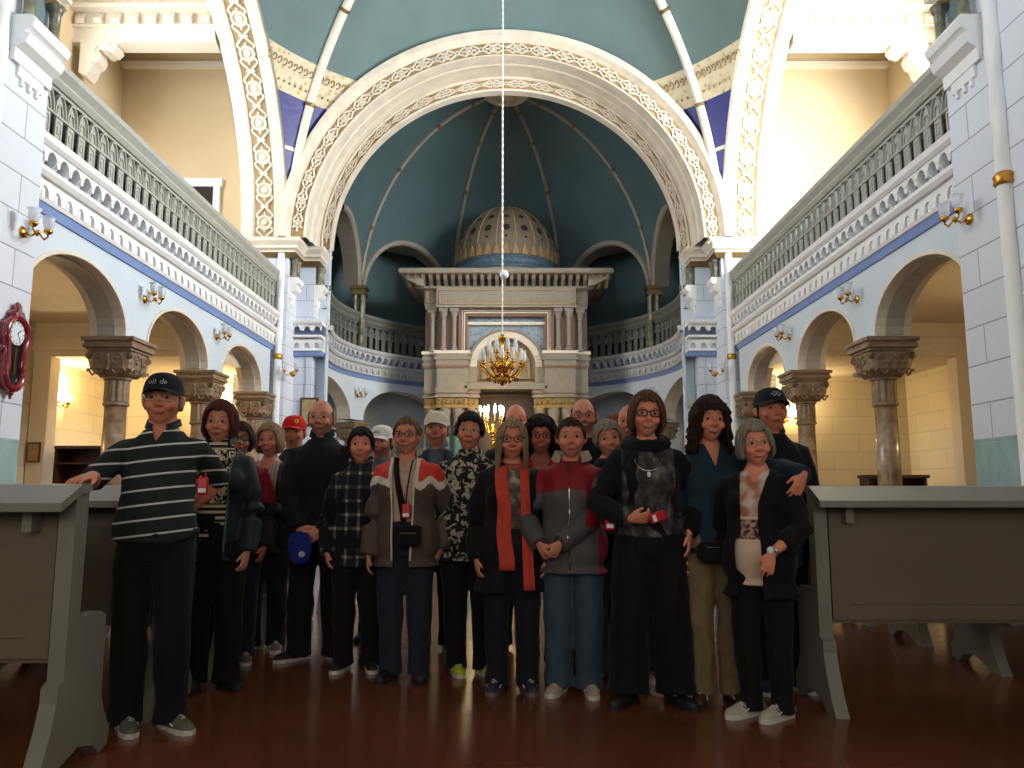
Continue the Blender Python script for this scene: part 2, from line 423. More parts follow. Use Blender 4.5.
# ---- gallery fronts
def gallery_front(mp, s0, s1, tagname, labels, pitch=0.27, fine=None):
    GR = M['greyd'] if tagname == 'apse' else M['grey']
    L = s1-s0; ns = max(1, int(L/ (fine or L))); ss = lins(s0, s1, ns)
    n = int(round(L/pitch)); P = L/n
    root = thing('gallery_parapet', labels[0], 'gallery parapet')
    bm = B()   # mouldings
    sweep(bm, [(-.3, 4.60), (.07, 4.60), (.09, 4.64), (.06, 4.66), (-.3, 4.66)], ss, mp)
    sweep(bm, [(-.3, 4.88), (.12, 4.88), (.16, 4.93), (.16, 4.98), (.12, 5.0), (-.3, 5.0)], ss, mp)
    sweep(bm, [(-.3, 5.24), (.15, 5.24), (.19, 5.28), (.21, 5.35), (.19, 5.36), (-.3, 5.36)], ss, mp)
    WH = M['shadewhite'] if tagname == 'apse' else M['white']; obj('cornice', bm, WH, root)
    bm = B(); sweep(bm, [(-.3, 4.48), (.03, 4.48), (.05, 4.6), (-.3, 4.6)], ss, mp); obj('blue_band', bm, M['bluestrip'], root, label='cornflower blue band')
    bm = B(); arcade(bm, mp, s0+P/2, P, n, 4.66, 4.68, 4.88, P*.30, .12, .07, .0, 6)
    for i in range(n):
        c = s0+P*(i+.5); sweep(bm, [(.0, 4.66), (.05, 4.66), (.05, 4.78), (.0, 4.80)], [c-P*.12, c+P*.12], mp)
    obj('lower_frieze', bm, WH, root)
    bm = B(); sweep(bm, [(-.3, 4.66), (.0, 4.66), (.0, 4.88), (-.3, 4.88)], ss, mp, 0)
    sweep(bm, [(-.3, 5.0), (.0, 5.0), (.0, 5.24), (-.3, 5.24)], ss, mp, 1); obj('frieze_ground', bm, [M['bluemid'], M['bluegrey']], root)
    bm = B(); arcade(bm, mp, s0+P/2, P, n, 5.06, 5.07, 5.24, P*.40, .145, .13, .0, 6)
    for i in range(n+1):
        c = s0+P*i; sweep(bm, [(.0, 5.0), (.06, 5.02), (.14, 5.14), (.0, 5.14)], [max(s0, c-P*.16), min(s1, c+P*.16)], mp)
    obj('upper_frieze', bm, WH, root)
    # balustrade: a thing of its own standing on the cornice
    bal = thing('balustrade', labels[1], 'balustrade')
    bm = B(); sweep(bm, [(-.16, 6.12), (.05, 6.12), (.09, 6.18), (.06, 6.24), (.13, 6.32), (.13, 6.40), (-.16, 6.40)], ss, mp)
    sweep(bm, [(-.08, 5.77), (.03, 5.77), (.03, 5.80), (-.08, 5.80)], ss, mp); obj('handrail', bm, GR, bal)
    bm = B()
    for i in range(n):
        c = s0+P*(i+.5); a_ = P*.47
        prism(bm, [(c+a_*cos(PI*k/10), 5.79+.30*sin(PI*k/10)) for k in range(11)], lambda p, q, t: mp(p, q, t), -.02, .0)
        archring(bm, mp, c, 5.79, a_*.86, .27, a_*.16, 0, .03, 10); archring(bm, mp, c, 5.79, a_*.42, .15, a_*.16, 0, .02, 8)
    sweep(bm, [(-.02, 6.08), (.02, 6.08), (.02, 6.12), (-.02, 6.12)], ss, mp)
    obj('arched_panel', bm, GR, bal)
    bm = B(); sweep(bm, [(-.16, 5.36), (.03, 5.36), (.03, 5.42), (-.16, 5.42)], ss, mp); obj('plinth', bm, M['greyd'], bal)
    for i in range(n):
        c = s0+P*(i+.5); bm = B(); w = P*.285
        sweep(bm, [(-.012, 5.42), (.0, 5.42), (.0, 5.77), (-.012, 5.77)], [c-w, c+w], mp)
        for q0, q1, z0, z1 in ((-w, w, 5.42, 5.47), (-w, w, 5.72, 5.77), (-w, -w*.62, 5.47, 5.72), (w*.62, w, 5.47, 5.72), (-w*.3, w*.3, 5.57, 5.66)):
            sweep(bm, [(.0, z0), (.012, z0), (.012, z1), (.0, z1)], [c+q0, c+q1], mp)
        obj('baluster', bm, GR, bal)
    return root, bal
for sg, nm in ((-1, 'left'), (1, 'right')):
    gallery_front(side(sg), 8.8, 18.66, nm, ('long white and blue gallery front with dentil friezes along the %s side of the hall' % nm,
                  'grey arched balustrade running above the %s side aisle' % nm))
    bm = B(); mp = side(sg); sweep(bm, [(-.45, 5.0), (-.3, 5.0), (-.3, 6.15), (-.45, 6.15)], [8.8, 18.66], mp); struct('trim_%d' % (8 if sg < 0 else 9), bm, M['dark'])  # dark sheet added so the gaps between balusters look shaded

# ---- columns of the aisles
def make_column(h=ZC, label='', group=None, r=.165):
    t = thing('column', label, 'column', group=group)
    bm = B(); lathe(bm, [(.001, .0), (.30, .0), (.30, .12), (.27, .14), (.29, .2), (.22, .26), (.24, .3), (r+.02, .36)], seg=24); obj('base', bm, M['capital'], t, True)
    bm = B(); lathe(bm, [(r+.01, .36), (r, h*.4), (r-.012, h-.98)], seg=24); obj('shaft', bm, M['marble'], t, True)
    bm = B(); lathe(bm, [(r-.01, h-1.0), (r+.02, h-.98), (r+.02, h-.95), (r-.01, h-.93)], seg=24)
    rows = []
    K = 48
    for z in (h-.93, h-.62):
        rows.append([bm.verts.new(((r-.005+.014*(k % 4 < 2))*cos(2*PI*k/K), (r-.005+.014*(k % 4 < 2))*sin(2*PI*k/K), z)) for k in range(K)])
    for k in range(K): bm.faces.new([rows[0][k], rows[0][(k+1) % K], rows[1][(k+1) % K], rows[1][k]])
    lathe(bm, [(r, h-.62), (r+.03, h-.60), (r+.03, h-.57), (r, h-.56)], seg=24); obj('fluted_neck', bm, M['capital'], t)
    bm = B()   # block capital carved with scrolls
    def sq(u, hw, e=4.0):
        c_, s_ = cos(u), sin(u); k = (abs(c_)**e+abs(s_)**e)**(-1/e); return hw*k*c_, hw*k*s_
    prof = [(.17, -.58), (.24, -.54), (.315, -.46), (.335, -.36), (.33, -.25), (.30, -.20)]
    grid(bm, lambda z, u: (*sq(u, z[0], 3+3*(z[0]-.17)/.16), h+z[1]), prof, [2*PI*k/32 for k in range(32)], closev=True)
    for q in range(4):
        R = Matrix.Rotation(q*PI/2, 3, 'Z')
        for sx in (-1, 1):
            pts = []
            for k in range(15):
                a = k/14*2.6*PI; rr = .095*(1-k/17)
                pts.append(R@Vector((sx*(.125+rr*cos(a)*1.0), -.338-.0, h-.33+rr*sin(a)*1.05)))
            tube(bm, pts, .016, 5)
            pts = [R@Vector((sx*(.27-.2*k/6), -.325-.012*sin(k), h-.5+.04*sin(k*1.1))) for k in range(7)]; tube(bm, pts, .014, 5)
        tube(bm, [R@Vector((0, -.33, h-.48)), R@Vector((.03, -.345, h-.38)), R@Vector((0, -.345, h-.26))], .02, 5)
        for sx in (-1, 1): ball(bm, R@Vector((sx*.30, -.30, h-.27)), (.05, .05, .06), 8, 6)
    obj('capital', bm, M['capital'], t)
    bm = B()
    for a, z0, z1 in ((.33, -.20, -.16), (.37, -.16, -.10), (.355, -.10, -.06), (.39, -.06, 0)): box(bm, -a, a, -a, a, h+z0, h+z1, bev=.008)
    obj('abacus', bm, M['capital'], t); return t
xcol = XW+.23
names = ('nearest', 'middle', 'farthest')
c0 = None
for sg, nm in ((-1, 'left'), (1, 'right')):
    for k, y in enumerate(CC):
        lab = '%s brown marble column with carved capital in the %s arcade' % (names[k], nm)
        if c0 is None: c0 = make_column(label=lab, group='marble columns of the side arcades'); c0.location = (sg*xcol, y, 0)
        else: dup(c0, (sg*xcol, y, 0), 0, lab)

# ---- piers
def pier(sg, y0, y1, x0, x1, name):
    bm = B(); a, b = sorted((sg*x0, sg*x1)); box(bm, a, b, y0, y1, 0, 6.95)
    for f in bm.faces: f.material_index = 0 if abs(f.normal.x) > .5 else 1
    bmesh.ops.recalc_face_normals(bm, faces=bm.faces)
    for f in bm.faces: f.material_index = 1 if abs(f.normal.y) > .5 else 0
    return struct(name, bm, [M['pierR'], M['pierX']])
tn = 10
for sg in (-1, 1):
    pier(sg, 7.0, 8.8, XA, 6.4, 'trim_%d' % tn); tn += 1
    pier(sg, YF, 19.9, 5.2, 6.4, 'trim_%d' % tn); tn += 1
    pier(sg, 19.45, 19.9, 4.75, 5.2, 'trim_%d' % tn); tn += 1
def loop_sweep(bm, poly, prof, mi=0, closed=True):
    """horizontal moulding following a plan polygon; prof [(out,z)]"""
    n = len(poly); area = sum(poly[i][0]*poly[(i+1) % n][1]-poly[(i+1) % n][0]*poly[i][1] for i in range(n))
    sg = 1 if area > 0 else -1; rows = []
    for i in range(n):
        p0, p1, p2 = Vector(poly[i-1]), Vector(poly[i]), Vector(poly[(i+1) % n])
        d1, d2 = (p1-p0).normalized(), (p2-p1).normalized()
        n1, n2 = Vector((d1.y, -d1.x))*sg, Vector((d2.y, -d2.x))*sg
        m = (n1+n2); m = m/max(.3, m.dot(n1)) if m.length > 1e-6 else n1
        rows.append([bm.verts.new((p1.x+m.x*o, p1.y+m.y*o, z)) for o, z in prof])
    for i in range(n):
        a, b = rows[i], rows[(i+1) % n]
        for j in range(len(prof)-1): bm.faces.new([a[j], b[j], b[j+1], a[j+1]]).material_index = mi
    bm.faces.new([r[0] for r in rows]).material_index = mi; bm.faces.new([r[-1] for r in rows]).material_index = mi
CORN = [(-.01, 6.84), (.03, 6.86), (.05, 6.92), (.12, 6.96), (.13, 7.0), (.10, 7.02), (.2, 7.12), (.22, 7.2), (-.01, 7.2)]
for sg in (-1, 1):
    for poly in ([(XA, 6.9), (6.4, 6.9), (6.4, 8.8), (XA, 8.8)], [(4.7, 19.4), (5.1, 19.4), (5.1, YF), (6.4, YF), (6.4, 19.9), (4.7, 19.9)]):
        bm = B(); loop_sweep(bm, [(sg*x, y) for x, y in poly], CORN)
        # bronze leaf band beneath
        loop_sweep(bm, [(sg*x, y) for x, y in poly], [(.0, 6.74), (.03, 6.76), (.09, 6.86), (.0, 6.86)], 1)
        struct('trim_%d' % tn, bm, [M['cream'], M['bronze']]); tn += 1
# corbels with short marble colonnettes
def corbel(x, y, nx, ny, w=.5, lab=''):
    """nx,ny outward normal"""
    ang = math.atan2(ny, nx); t = thing('corbel', lab, 'corbel', (x, y, 0), ang, 'corbels carrying short colonnettes')
    bm = B()
    f = lambda p, q, t_: (p, t_, q)
    prism(bm, [(-.02, 5.78), (.05, 5.78), (.06, 5.92), (.16, 5.98), (.2, 6.08), (.13, 6.1), (.22, 6.16), (.25, 6.24), (.21, 6.30), (-.02, 6.30)], f, -w/2, w/2)
    prism(bm, [(-.02, 5.64), (.03, 5.66), (.04, 5.78), (-.02, 5.78)], f, -w*.32, w*.32)
    for k in (-1, 0, 1): prism(bm, [(-.02, 5.56), (.03, 5.58), (.04, 5.65), (-.02, 5.65)], f, k*w*.2-.022, k*w*.2+.022)
    obj('bracket', bm, M['white'], t)
    for k in (-1, 1):
        bm = B(); lathe(bm, [(.085, 6.30), (.085, 6.34), (.06, 6.37), (.06, 6.66), (.075, 6.68), (.10, 6.76)], cx=.10, cy=k*w*.34, seg=12); obj('colonnette', bm, M['marbleg'], t, True)
    bm = B(); box(bm, -.01, .03, -w*.24, w*.24, 6.30, 6.76); obj('teal_panel', bm, M['teal'], t); return t
for sg, nm in ((-1, 'left'), (1, 'right')):
    corbel(sg*XA, 8.42, -sg, 0, .7, 'white corbel with colonnettes at the top of the near %s pier' % nm)
    corbel(sg*5.2, YF+.32, -sg, 0, .42, 'white corbel with colonnettes on the outer far %s pier' % nm)
    corbel(sg*4.75, 19.66, -sg, 0, .36, 'white corbel with colonnettes on the inner far %s pier' % nm)
    # tall thin colonnettes on the pier faces
    for y, x, w_ in ((7.85, XA-.02, 'near'), (YF-.02, 5.36, 'far')):
        t = thing('wall_colonnette', 'tall thin white colonnette with a gilt ring on the %s %s pier' % (w_, nm), 'colonnette', (sg*x, y, 0), 0, 'pier colonnettes')
        bm = B(); r = .085; z = [0, 1.6, 3.2, 4.9, 6.84]
        lathe(bm, [(r*1.5, 0), (r*1.5, .3), (r, .36), (r, 4.28)], seg=12)
        K = 12; us = lins(4.36, 6.84, 60)
        grid(bm, lambda u, k: (r*(1+.1*cos(3*k-u*9))*cos(k), r*(1+.1*cos(3*k-u*9))*sin(k), u), us, [2*PI*k/K for k in range(K)], closev=True)
        obj('shaft', bm, M['white'], t, True)
        bm = B(); lathe(bm, [(r, 4.26), (r*1.35, 4.28), (r*1.2, 4.32), (r*1.4, 4.36), (r, 4.4)], seg=12); obj('ring', bm, M['gold'], t, True)

# ---- great side arches (soffit carries the ornament)
YCm = (YN+YF)/2+.0; RL = (YF-YN)/2+.05
for sg, nm in ((-1, 'left'), (1, 'right')):
    t = thing('side_arch', 'great ornamented round arch over the %s gallery' % nm, 'arch')
    bm = B(); W0, W1 = XA, 6.4; N = 56
    f = lambda a, x, r: (sg*x, YCm-r*cos(a), ZS+r*sin(a))
    prof = [(W1, RL+.55), (W1, RL+.0), (W1-.06, RL-.04), (W1-.30, RL-.04), (W1-.34, RL+.03), (W0+.36, RL+.03), (W0+.33, RL-.04), (W0+.08, RL-.04), (W0+.02, RL), (W0, RL+.08), (W0-.05, RL+.10), (W0-.05, RL+.2), (W0, RL+.24), (W0, RL+.3)]
    grid(bm, lambda a, p: f(a, *p), lins(0, PI, N), prof, mi=lambda i, j: 1 if j == 4 else 0)
    obj('arch_body', bm, [M['cream'], M['orn']], t)
    bm = B(); mc = (W0+W1)/2; w = (W1-W0)/2-.37
    ornament(bm, lambda s, q, n: f(s/RL, mc+q, RL+.03-n), .05, PI*RL-.05, 20, w, .035, bw=.045, ring=.185)
    obj('rosette_band', bm, M['cream'], t)
# ---- great arch of the apse, two orders
def ring_arch(name, lab, rings, bands, Y):
    t = thing(name, lab, 'arch'); bm = B(); N = 64; ZCn = 7.2
    grid(bm, lambda a, p: (-p[0]*cos(a), p[2], ZCn+p[1]*sin(a)), lins(0, PI, N), rings, mi=lambda i, j: 1 if j in bands else 0)
    obj('arch_body', bm, [M['archcream'], M['orn2']], t); return t, ZCn
F = YF
t, zc = ring_arch('apse_arch', 'great cream arch framing the apse, outer order with leafy band', [(5.46, 5.34, F+.3), (5.46, 5.32, F-.16), (5.40, 5.27, F-.28), (5.24, 5.12, F-.28), (5.17, 5.04, F-.16), (5.14, 5.01, F-.12), (4.84, 4.70, F-.12), (4.82, 4.68, F-.17), (4.77, 4.65, F-.17), (4.75, 4.64, F-.08), (4.74, 4.63, F+.18), (4.70, 4.61, F+.22), (4.69, 4.60, F+.5), (4.66, 4.6, F+.55), (4.66, 4.6, F+.8)], (5,), F)
bm = B(); mr, mz = 4.99, 4.855
ornament(bm, lambda s, q, n: (-(mr+q)*cos(s/mr), F-.12-n, zc+(mz+q)*sin(s/mr)), .05, PI*mr-.05, 26, .125, .03, bw=.04, ring=.10); obj('leaf_band', bm, M['archcream'], t)
t, zc = ring_arch('apse_arch', 'inner cream arch of the apse with narrow rosette band', [(4.7, 4.66, F+.85), (4.62, 4.6, F+.76), (4.6, 4.57, F+.76), (4.58, 4.55, F+.8), (4.42, 4.30, F+.8), (4.40, 4.27, F+.76), (4.36, 4.22, F+.76), (4.35, 4.21, F+1.0)], (3,), F)
bm = B(); mr, mz = 4.5, 4.425
ornament(bm, lambda s, q, n: (-(mr+q)*cos(s/mr), F+.8-n, zc+(mz+q*1.2)*sin(s/mr)), .05, PI*mr-.05, 22, .075, .03, bw=.03, ring=.07); obj('rosette_band', bm, M['archcream'], t)
# ---- wall behind the arch closing the nave above the apse
# ---- sail dome over the domed bay
HX = 5.25; HY = (YF-YN)/2; RS = math.hypot(HX, HY); yc = (YF+YN)/2
bm = B()
phis = [0]; zl = [8.55, 8.62, 9.3, 9.38, 10.42, 10.5, 10.56, 11.1, 11.18]
ph = sorted([math.asin((z-ZS)/RS) for z in zl]+[math.asin((z-ZS)/RS) for z in (7.2, 7.9, 8.9, 9.8, 11.6)]+lins(.62, PI/2-.001, 14)[1:])
def zone(i, j):
    z = ZS+RS*sin((ph[i]+ph[i+1])/2)
    if z < 8.55: return 1
    if z < 10.42: return 1 if (8.55 < z < 8.62 or 9.3 < z < 9.38) else 2
    if z < 11.18: return 3
    return 0
grid(bm, lambda p, a: (RS*cos(p)*cos(a), yc+RS*cos(p)*sin(a), ZS+RS*sin(p)), ph, [2*PI*k/144 for k in range(144)], mi=zone, closev=True)
for co, no in (((HX, 0, 0), (1, 0, 0)), ((-HX, 0, 0), (-1, 0, 0)), ((0, YF, 0), (0, 1, 0)), ((0, YN, 0), (0, -1, 0))):
    bmesh.ops.bisect_plane(bm, geom=bm.verts[:]+bm.edges[:]+bm.faces[:], plane_co=co, plane_no=no, clear_outer=True)
dome = thing('sail_dome', 'teal painted dome with royal blue corner panels and white ribs', 'dome')
def beige_mat():
    s = NT('beige_stencilled_band'); v = s.coord(); vo = s.new('ShaderNodeTexVoronoi', Scale=7.0); s.link(v, vo.inputs['Vector'])
    s.link(s.ramp(vo.outputs['Distance'], [(0.1, C(176, 152, 108)), (0.3, C(206, 192, 156)), (0.6, C(214, 202, 172))]), s.b.inputs['Base Color'])
    s.b.inputs['Roughness'].default_value = .7; return s.m
M['beige'] = beige_mat()
def sph(az, z, off=0):
    p = math.asin(min(1, (z-ZS)/RS)); r = RS-off
    return (r*cos(p)*cos(az), yc+r*cos(p)*sin(az), ZS+r*sin(p))
for zb in (10.62, 11.05):
    for k in range(260):
        az = 2*PI*k/260; x, y, z = sph(az, zb, .01)
        if abs(x) < HX and YN < y < YF:
            if zb > 11: tube(bm, [sph(az+.008*cos(q), zb-.09+.07*sin(q), .02) for q in lins(0, 5.4, 6)], .014, 4, 4)
            else: ball(bm, (x, y, z), .035, 5, 4, 4)
for f in bm.faces: f.smooth = True
obj('vault', bm, [M['teal'], M['cream'], M['royal'], M['beige'], M['orn2']], dome, None)
az0 = math.atan2(HY, HX)
for az in (az0, PI-az0, PI+az0, -az0):
    bm = B(); ps = lins(.02, PI/2-.03, 40)
    tube(bm, [((RS-.05)*cos(p)*cos(az), yc+(RS-.05)*cos(p)*sin(az), ZS+(RS-.05)*sin(p)) for p in ps], .105, 10); r_ = obj('rib', bm, M['cream'], dome, True)
    for p in (.22, .46, .78, 1.1):
        bm = B(); c = lambda q: Vector(((RS-.05)*cos(q)*cos(az), yc+(RS-.05)*cos(q)*sin(az), ZS+(RS-.05)*sin(q)))
        tube(bm, [c(p-.006), c(p-.003), c(p+.003), c(p+.006)], [.11, .13, .13, .11], 10); obj('ring', bm, M['bronze'], r_)
bm = B(); lathe(bm, [(.02, 14.1), (.5, 14.15), (.6, 14.28), (.65, 14.4)], cy=yc, seg=24); obj('boss', bm, M['cream'], dome)

# ================================================================== APSE
AY, AR = 21.2, 4.75
def apm(R):       # s is angle (deg) from the left (-X) side through the back
    return lambda s, z, n: (-(R-n)*cos(math.radians(s)), AY+(R-n)*sin(math.radians(s)), z)
def dome_r(z):
    if z <= 7.0: return AR
    return AR*cos(math.asin(min(1, (z-7.0)/5.3)))
def apd(s, z, n): R = dome_r(z)-n; return (-R*cos(math.radians(s)), AY+R*sin(math.radians(s)), z)
COLA = (-20, 24, 68, 112, 156, 200)
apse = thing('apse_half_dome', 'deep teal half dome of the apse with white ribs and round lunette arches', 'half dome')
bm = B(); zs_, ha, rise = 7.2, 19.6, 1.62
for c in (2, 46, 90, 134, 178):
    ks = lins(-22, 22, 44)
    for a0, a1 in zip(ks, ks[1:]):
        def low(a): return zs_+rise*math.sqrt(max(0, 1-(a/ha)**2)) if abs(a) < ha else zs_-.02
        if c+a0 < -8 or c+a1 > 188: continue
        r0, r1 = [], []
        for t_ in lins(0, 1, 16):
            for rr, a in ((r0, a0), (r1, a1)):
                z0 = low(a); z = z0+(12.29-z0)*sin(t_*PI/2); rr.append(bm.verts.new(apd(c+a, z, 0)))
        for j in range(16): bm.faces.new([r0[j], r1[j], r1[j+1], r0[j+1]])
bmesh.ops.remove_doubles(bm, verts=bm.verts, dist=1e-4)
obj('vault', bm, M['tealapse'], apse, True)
bm = B()
for c in (2, 46, 90, 134, 178):
    rows = []
    for k in range(25):
        q = PI*k/24; a = -ha*cos(q); z = zs_+rise*sin(q); o = 2.1*(-cos(q)); dz = .17*sin(q)
        if not -6 < c+a < 186: continue
        rows.append([bm.verts.new(apd(c+a+x, z+dz*y, n)) for x, y, n in ((0, 0, -.45), (0, 0, .05), (.25*o, .25, .1), (.9*o, .9, .08), (o, 1, 0), (o, 1, -.1))])
    for a_, b_ in zip(rows, rows[1:]):
        for j in range(5): bm.faces.new([a_[j], b_[j], b_[j+1], a_[j+1]])
obj('lunette_arches', bm, M['arkwhite'], apse)
for s in (24, 68, 112, 156):
    bm = B(); pts = []
    for q in lins(.08, PI/2-.08, 30): pts.append(apd(s, 7.0+5.3*sin(q), .03))
    tube(bm, pts, .06, 8); r_ = obj('rib', bm, M['arkwhite'], apse, True)
    for q in (.38, .75, 1.1, 1.35):
        bm = B(); p = [Vector(apd(s, 7.0+5.3*sin(q+e), .03)) for e in (-.012, -.008, .008, .012)]; tube(bm, p, [.065, .08, .08, .065], 8); obj('ring', bm, M['bronze'], r_)
bm = B(); lathe(bm, [(.05, 12.05), (.2, 12.1), (.25, 12.2), (.5, 12.16), (.62, 12.2), (.68, 12.3)], cy=AY, seg=28)
ornament(bm, lambda s, q, n: ((.42+q)*cos(s/.42), AY+(.42+q)*sin(s/.42), 12.17-n), 0, 2*PI*.42, 8, .1, .03)
obj('medallion', bm, M['archcream'], apse)
# drum wall behind, gallery floor, blue lower wall with arches
bm = B(); R2 = 6.1
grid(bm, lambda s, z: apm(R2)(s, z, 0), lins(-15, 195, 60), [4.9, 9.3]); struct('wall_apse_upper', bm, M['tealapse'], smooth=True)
bm = B(); grid(bm, lambda s, z: apm(R2)(s, z, 0), lins(-15, 195, 60), [0, 4.9]); struct('wall_apse_lower', bm, M['blue'], smooth=True)
bm = B(); grid(bm, lambda s, r: apm(r)(s, 4.95, 0), lins(-15, 195, 40), [AR-.1, R2]); grid(bm, lambda s, r: apm(r)(s, 4.6, 0), lins(-15, 195, 40), [AR-.1, R2])
grid(bm, lambda s, r: apm(r)(s, 9.1, 0), lins(-15, 195, 40), [AR-.28, R2]); struct('trim_%d' % tn, bm, M['tan']); tn += 1
bm = B(); mpd = apm(AR); arcade(bm, mpd, 2, 44, 5, 3.25, 3.27, 4.55, 18.2, .98, 0, -.45, 18, mi=0, mi_soff=1)
# arcade() subdivides by length units; refine by angle
struct('wall_apse_arcade', bm, [M['blue'], M['archcream']])
for sg in (-1, 1):      # flat shoulders of the apse beside the piers
    bm = B(); a, b = sorted((sg*4.5, sg*6.3)); box(bm, a, b, 19.9, 20.1, 0, 13.2); struct('trim_%d' % tn, bm, M['blue']); tn += 1
# flat part of the apse gallery on each side, plus the curved part
def flat(sg): return lambda s, z, n: (sg*(5.25-s), 19.4-n, z)
deg = math.radians
def curved(s, z, n):
    return apm(AR)(s/(AR*PI/180), z, n)
k_ = AR*PI/180
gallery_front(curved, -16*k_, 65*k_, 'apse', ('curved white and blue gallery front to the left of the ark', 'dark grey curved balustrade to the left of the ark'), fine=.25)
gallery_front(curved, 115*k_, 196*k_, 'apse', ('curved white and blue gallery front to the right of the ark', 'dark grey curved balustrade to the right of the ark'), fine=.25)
for sg, nm in ((-1, 'left'), (1, 'right')):
    bm = B(); mp = flat(sg); S = [0, .75]
    for pr in ([(-.3, 4.60), (.09, 4.60), (.06, 4.66), (-.3, 4.66)], [(-.3, 4.88), (.16, 4.93), (.16, 4.98), (-.3, 5.0)], [(-.3, 5.24), (.15, 5.24), (.19, 5.28), (.21, 5.35), (-.3, 5.36)]): sweep(bm, pr, S, mp, 0)
    sweep(bm, [(-.3, 4.48), (.03, 4.48), (.05, 4.6), (-.3, 4.6)], S, mp, 1); sweep(bm, [(-.3, 4.66), (.0, 4.66), (.0, 4.88), (-.3, 4.88)], S, mp, 2)
    sweep(bm, [(-.3, 5.0), (.0, 5.0), (.0, 5.24), (-.3, 5.24)], S, mp, 3)
    arcade(bm, mp, .125, .25, 3, 4.66, 4.68, 4.88, .08, .12, .07, 0, 6); arcade(bm, mp, .125, .25, 3, 5.10, 5.11, 5.24, .085, .10, .11, 0, 6)
    tag(obj('cornice_return', bm, [M['white'], M['bluestrip'], M['blue'], M['bluegrey']]), 'short straight white cornice on the %s pier beside the apse' % nm, 'cornice')
# colonnettes on the apse gallery and columns below
ac0 = lc0 = None
for i, s in enumerate((24, 68, 112, 156)):
    x, y, _ = apm(AR+.02)(s, 0, 0); w = ('outer left', 'inner left', 'inner right', 'outer right')[i]
    lab = 'dark clustered colonnette standing on the apse gallery, %s of four' % w
    if ac0 is None:
        ac0 = thing('clustered_colonnette', lab, 'colonnette', (x, y, 0), 0, 'colonnettes of the apse gallery')
        bm = B()
        for dx, dy in ((-.1, -.1), (.1, -.1), (-.1, .1), (.1, .1)): lathe(bm, [(.09, 5.36), (.09, 5.55), (.065, 5.6), (.065, 6.85), (.1, 6.95)], dx, dy, 0, 10)
        obj('shafts', bm, M['marbleg'], ac0, True)
        bm = B(); box(bm, -.22, .22, -.22, .22, 6.93, 7.0); box(bm, -.19, .19, -.19, .19, 7.0, 7.1); box(bm, -.24, .24, -.24, .24, 7.1, 7.2); obj('capital', bm, M['bronze'], ac0)
        lcl = dup(c0, (0, 0, 0), 0, 'brown marble column under the apse gallery, %s of four' % w, 'columns under the apse gallery')
        lcl.location = (x*1.035, AY+(y-AY)*1.035, 0); lcl.scale = (1, 1, .93)
    else:
        dup(ac0, (x, y, 0), 0, lab)
        dup(c0, (x*1.035, AY+(y-AY)*1.035, 0), deg(90-s), 'brown marble column under the apse gallery, %s of four' % w, 'columns under the apse gallery', sx=(1, 1, .93))
lcl.rotation_euler = (0, 0, deg(66))
# ================================================================== THE ARK
AF = 22.8
ark = thing('torah_ark', 'tall pale stone ark with columns, arched niche, dentil cornice and pierced dome', 'ark')
def abox(name, lst, mat, lab=None, smooth=False):
    bm = B()
    for b_ in lst: box(bm, *b_[:6], mi=(b_[6] if len(b_) > 6 else 0))
    return obj(name, bm, mat, ark, smooth, lab)
AM = [M['arkwhite'], M['terra'], M['cream'], M['tealapse']]
# body behind, deep enough to reach the gallery
body = []
for sg in (-1, 1):
    a, b = sorted((sg*1.36, sg*2.38)); body.append((a, b, AF+.35, AF+2.2, 0, 6.95))
body += [(-1.36, 1.36, AF+.35, AF+2.2, 6.4, 6.95), (-1.36, 1.36, AF+1.6, AF+2.2, 0, 6.4)]
abox('core', body, M['arkwhite'])
for sg in (-1, 1):       # pedestal blocks under the colonnettes
    bm = B()
    for x0, x1, y in ((1.12, 2.0, 0), (2.0, 2.38, .2)):
        a, b = sorted((sg*x0, sg*x1))
        for z0, z1, o, mi in ((4.13, 4.72, 0, 0), (4.72, 4.80, .03, 1), (4.80, 4.95, .03, 0), (4.95, 5.05, .07, 0), (5.05, 5.13, .04, 0), (5.13, 5.22, .08, 2)):
            box(bm, a-o, b+o, AF+y-o, AF+.6, z0, z1, mi)
    for x0, x1, y in ((.80, 1.13, .12), (1.13, 2.0, 0), (2.0, 2.36, .2)):
        a, b = sorted((sg*x0, sg*x1))
        for z0, z1, o, mi in ((4.05, 4.13, .04, 0), (3.98, 4.05, .06, 1), (3.92, 3.98, .02, 0), (3.86, 3.92, .05, 0)): box(bm, a-o, b+o, AF+y-o, AF+.6, z0, z1, mi)
    obj('pedestal', bm, AM, ark)
M['relief'] = simple('gilded_relief', C(150, 126, 78), .5, .4, var=.3, nscale=14)
for sg in (-1, 1):
    bm = B()
    for x0, x1, y in ((.80, 1.13, .12), (1.13, 2.0, 0), (2.0, 2.36, .2)):
        a, b = sorted((sg*x0, sg*x1)); box(bm, a, b, AF+y, AF+.6, 3.60, 3.84)
        k = a+.05
        while k < b-.04:
            lathe(bm, [(.03, -.04), (.05, 0), (.03, .05)], k+.02, AF+y-.01, 3.70, 6); ball(bm, (k+.02, AF+y-.02, 3.79), .028, 6, 4); k += .12
        box(bm, a-.02, b+.02, AF+y-.03, AF+.6, 3.56, 3.61)
    obj('gilt_leaf_band', bm, M['relief'], ark)
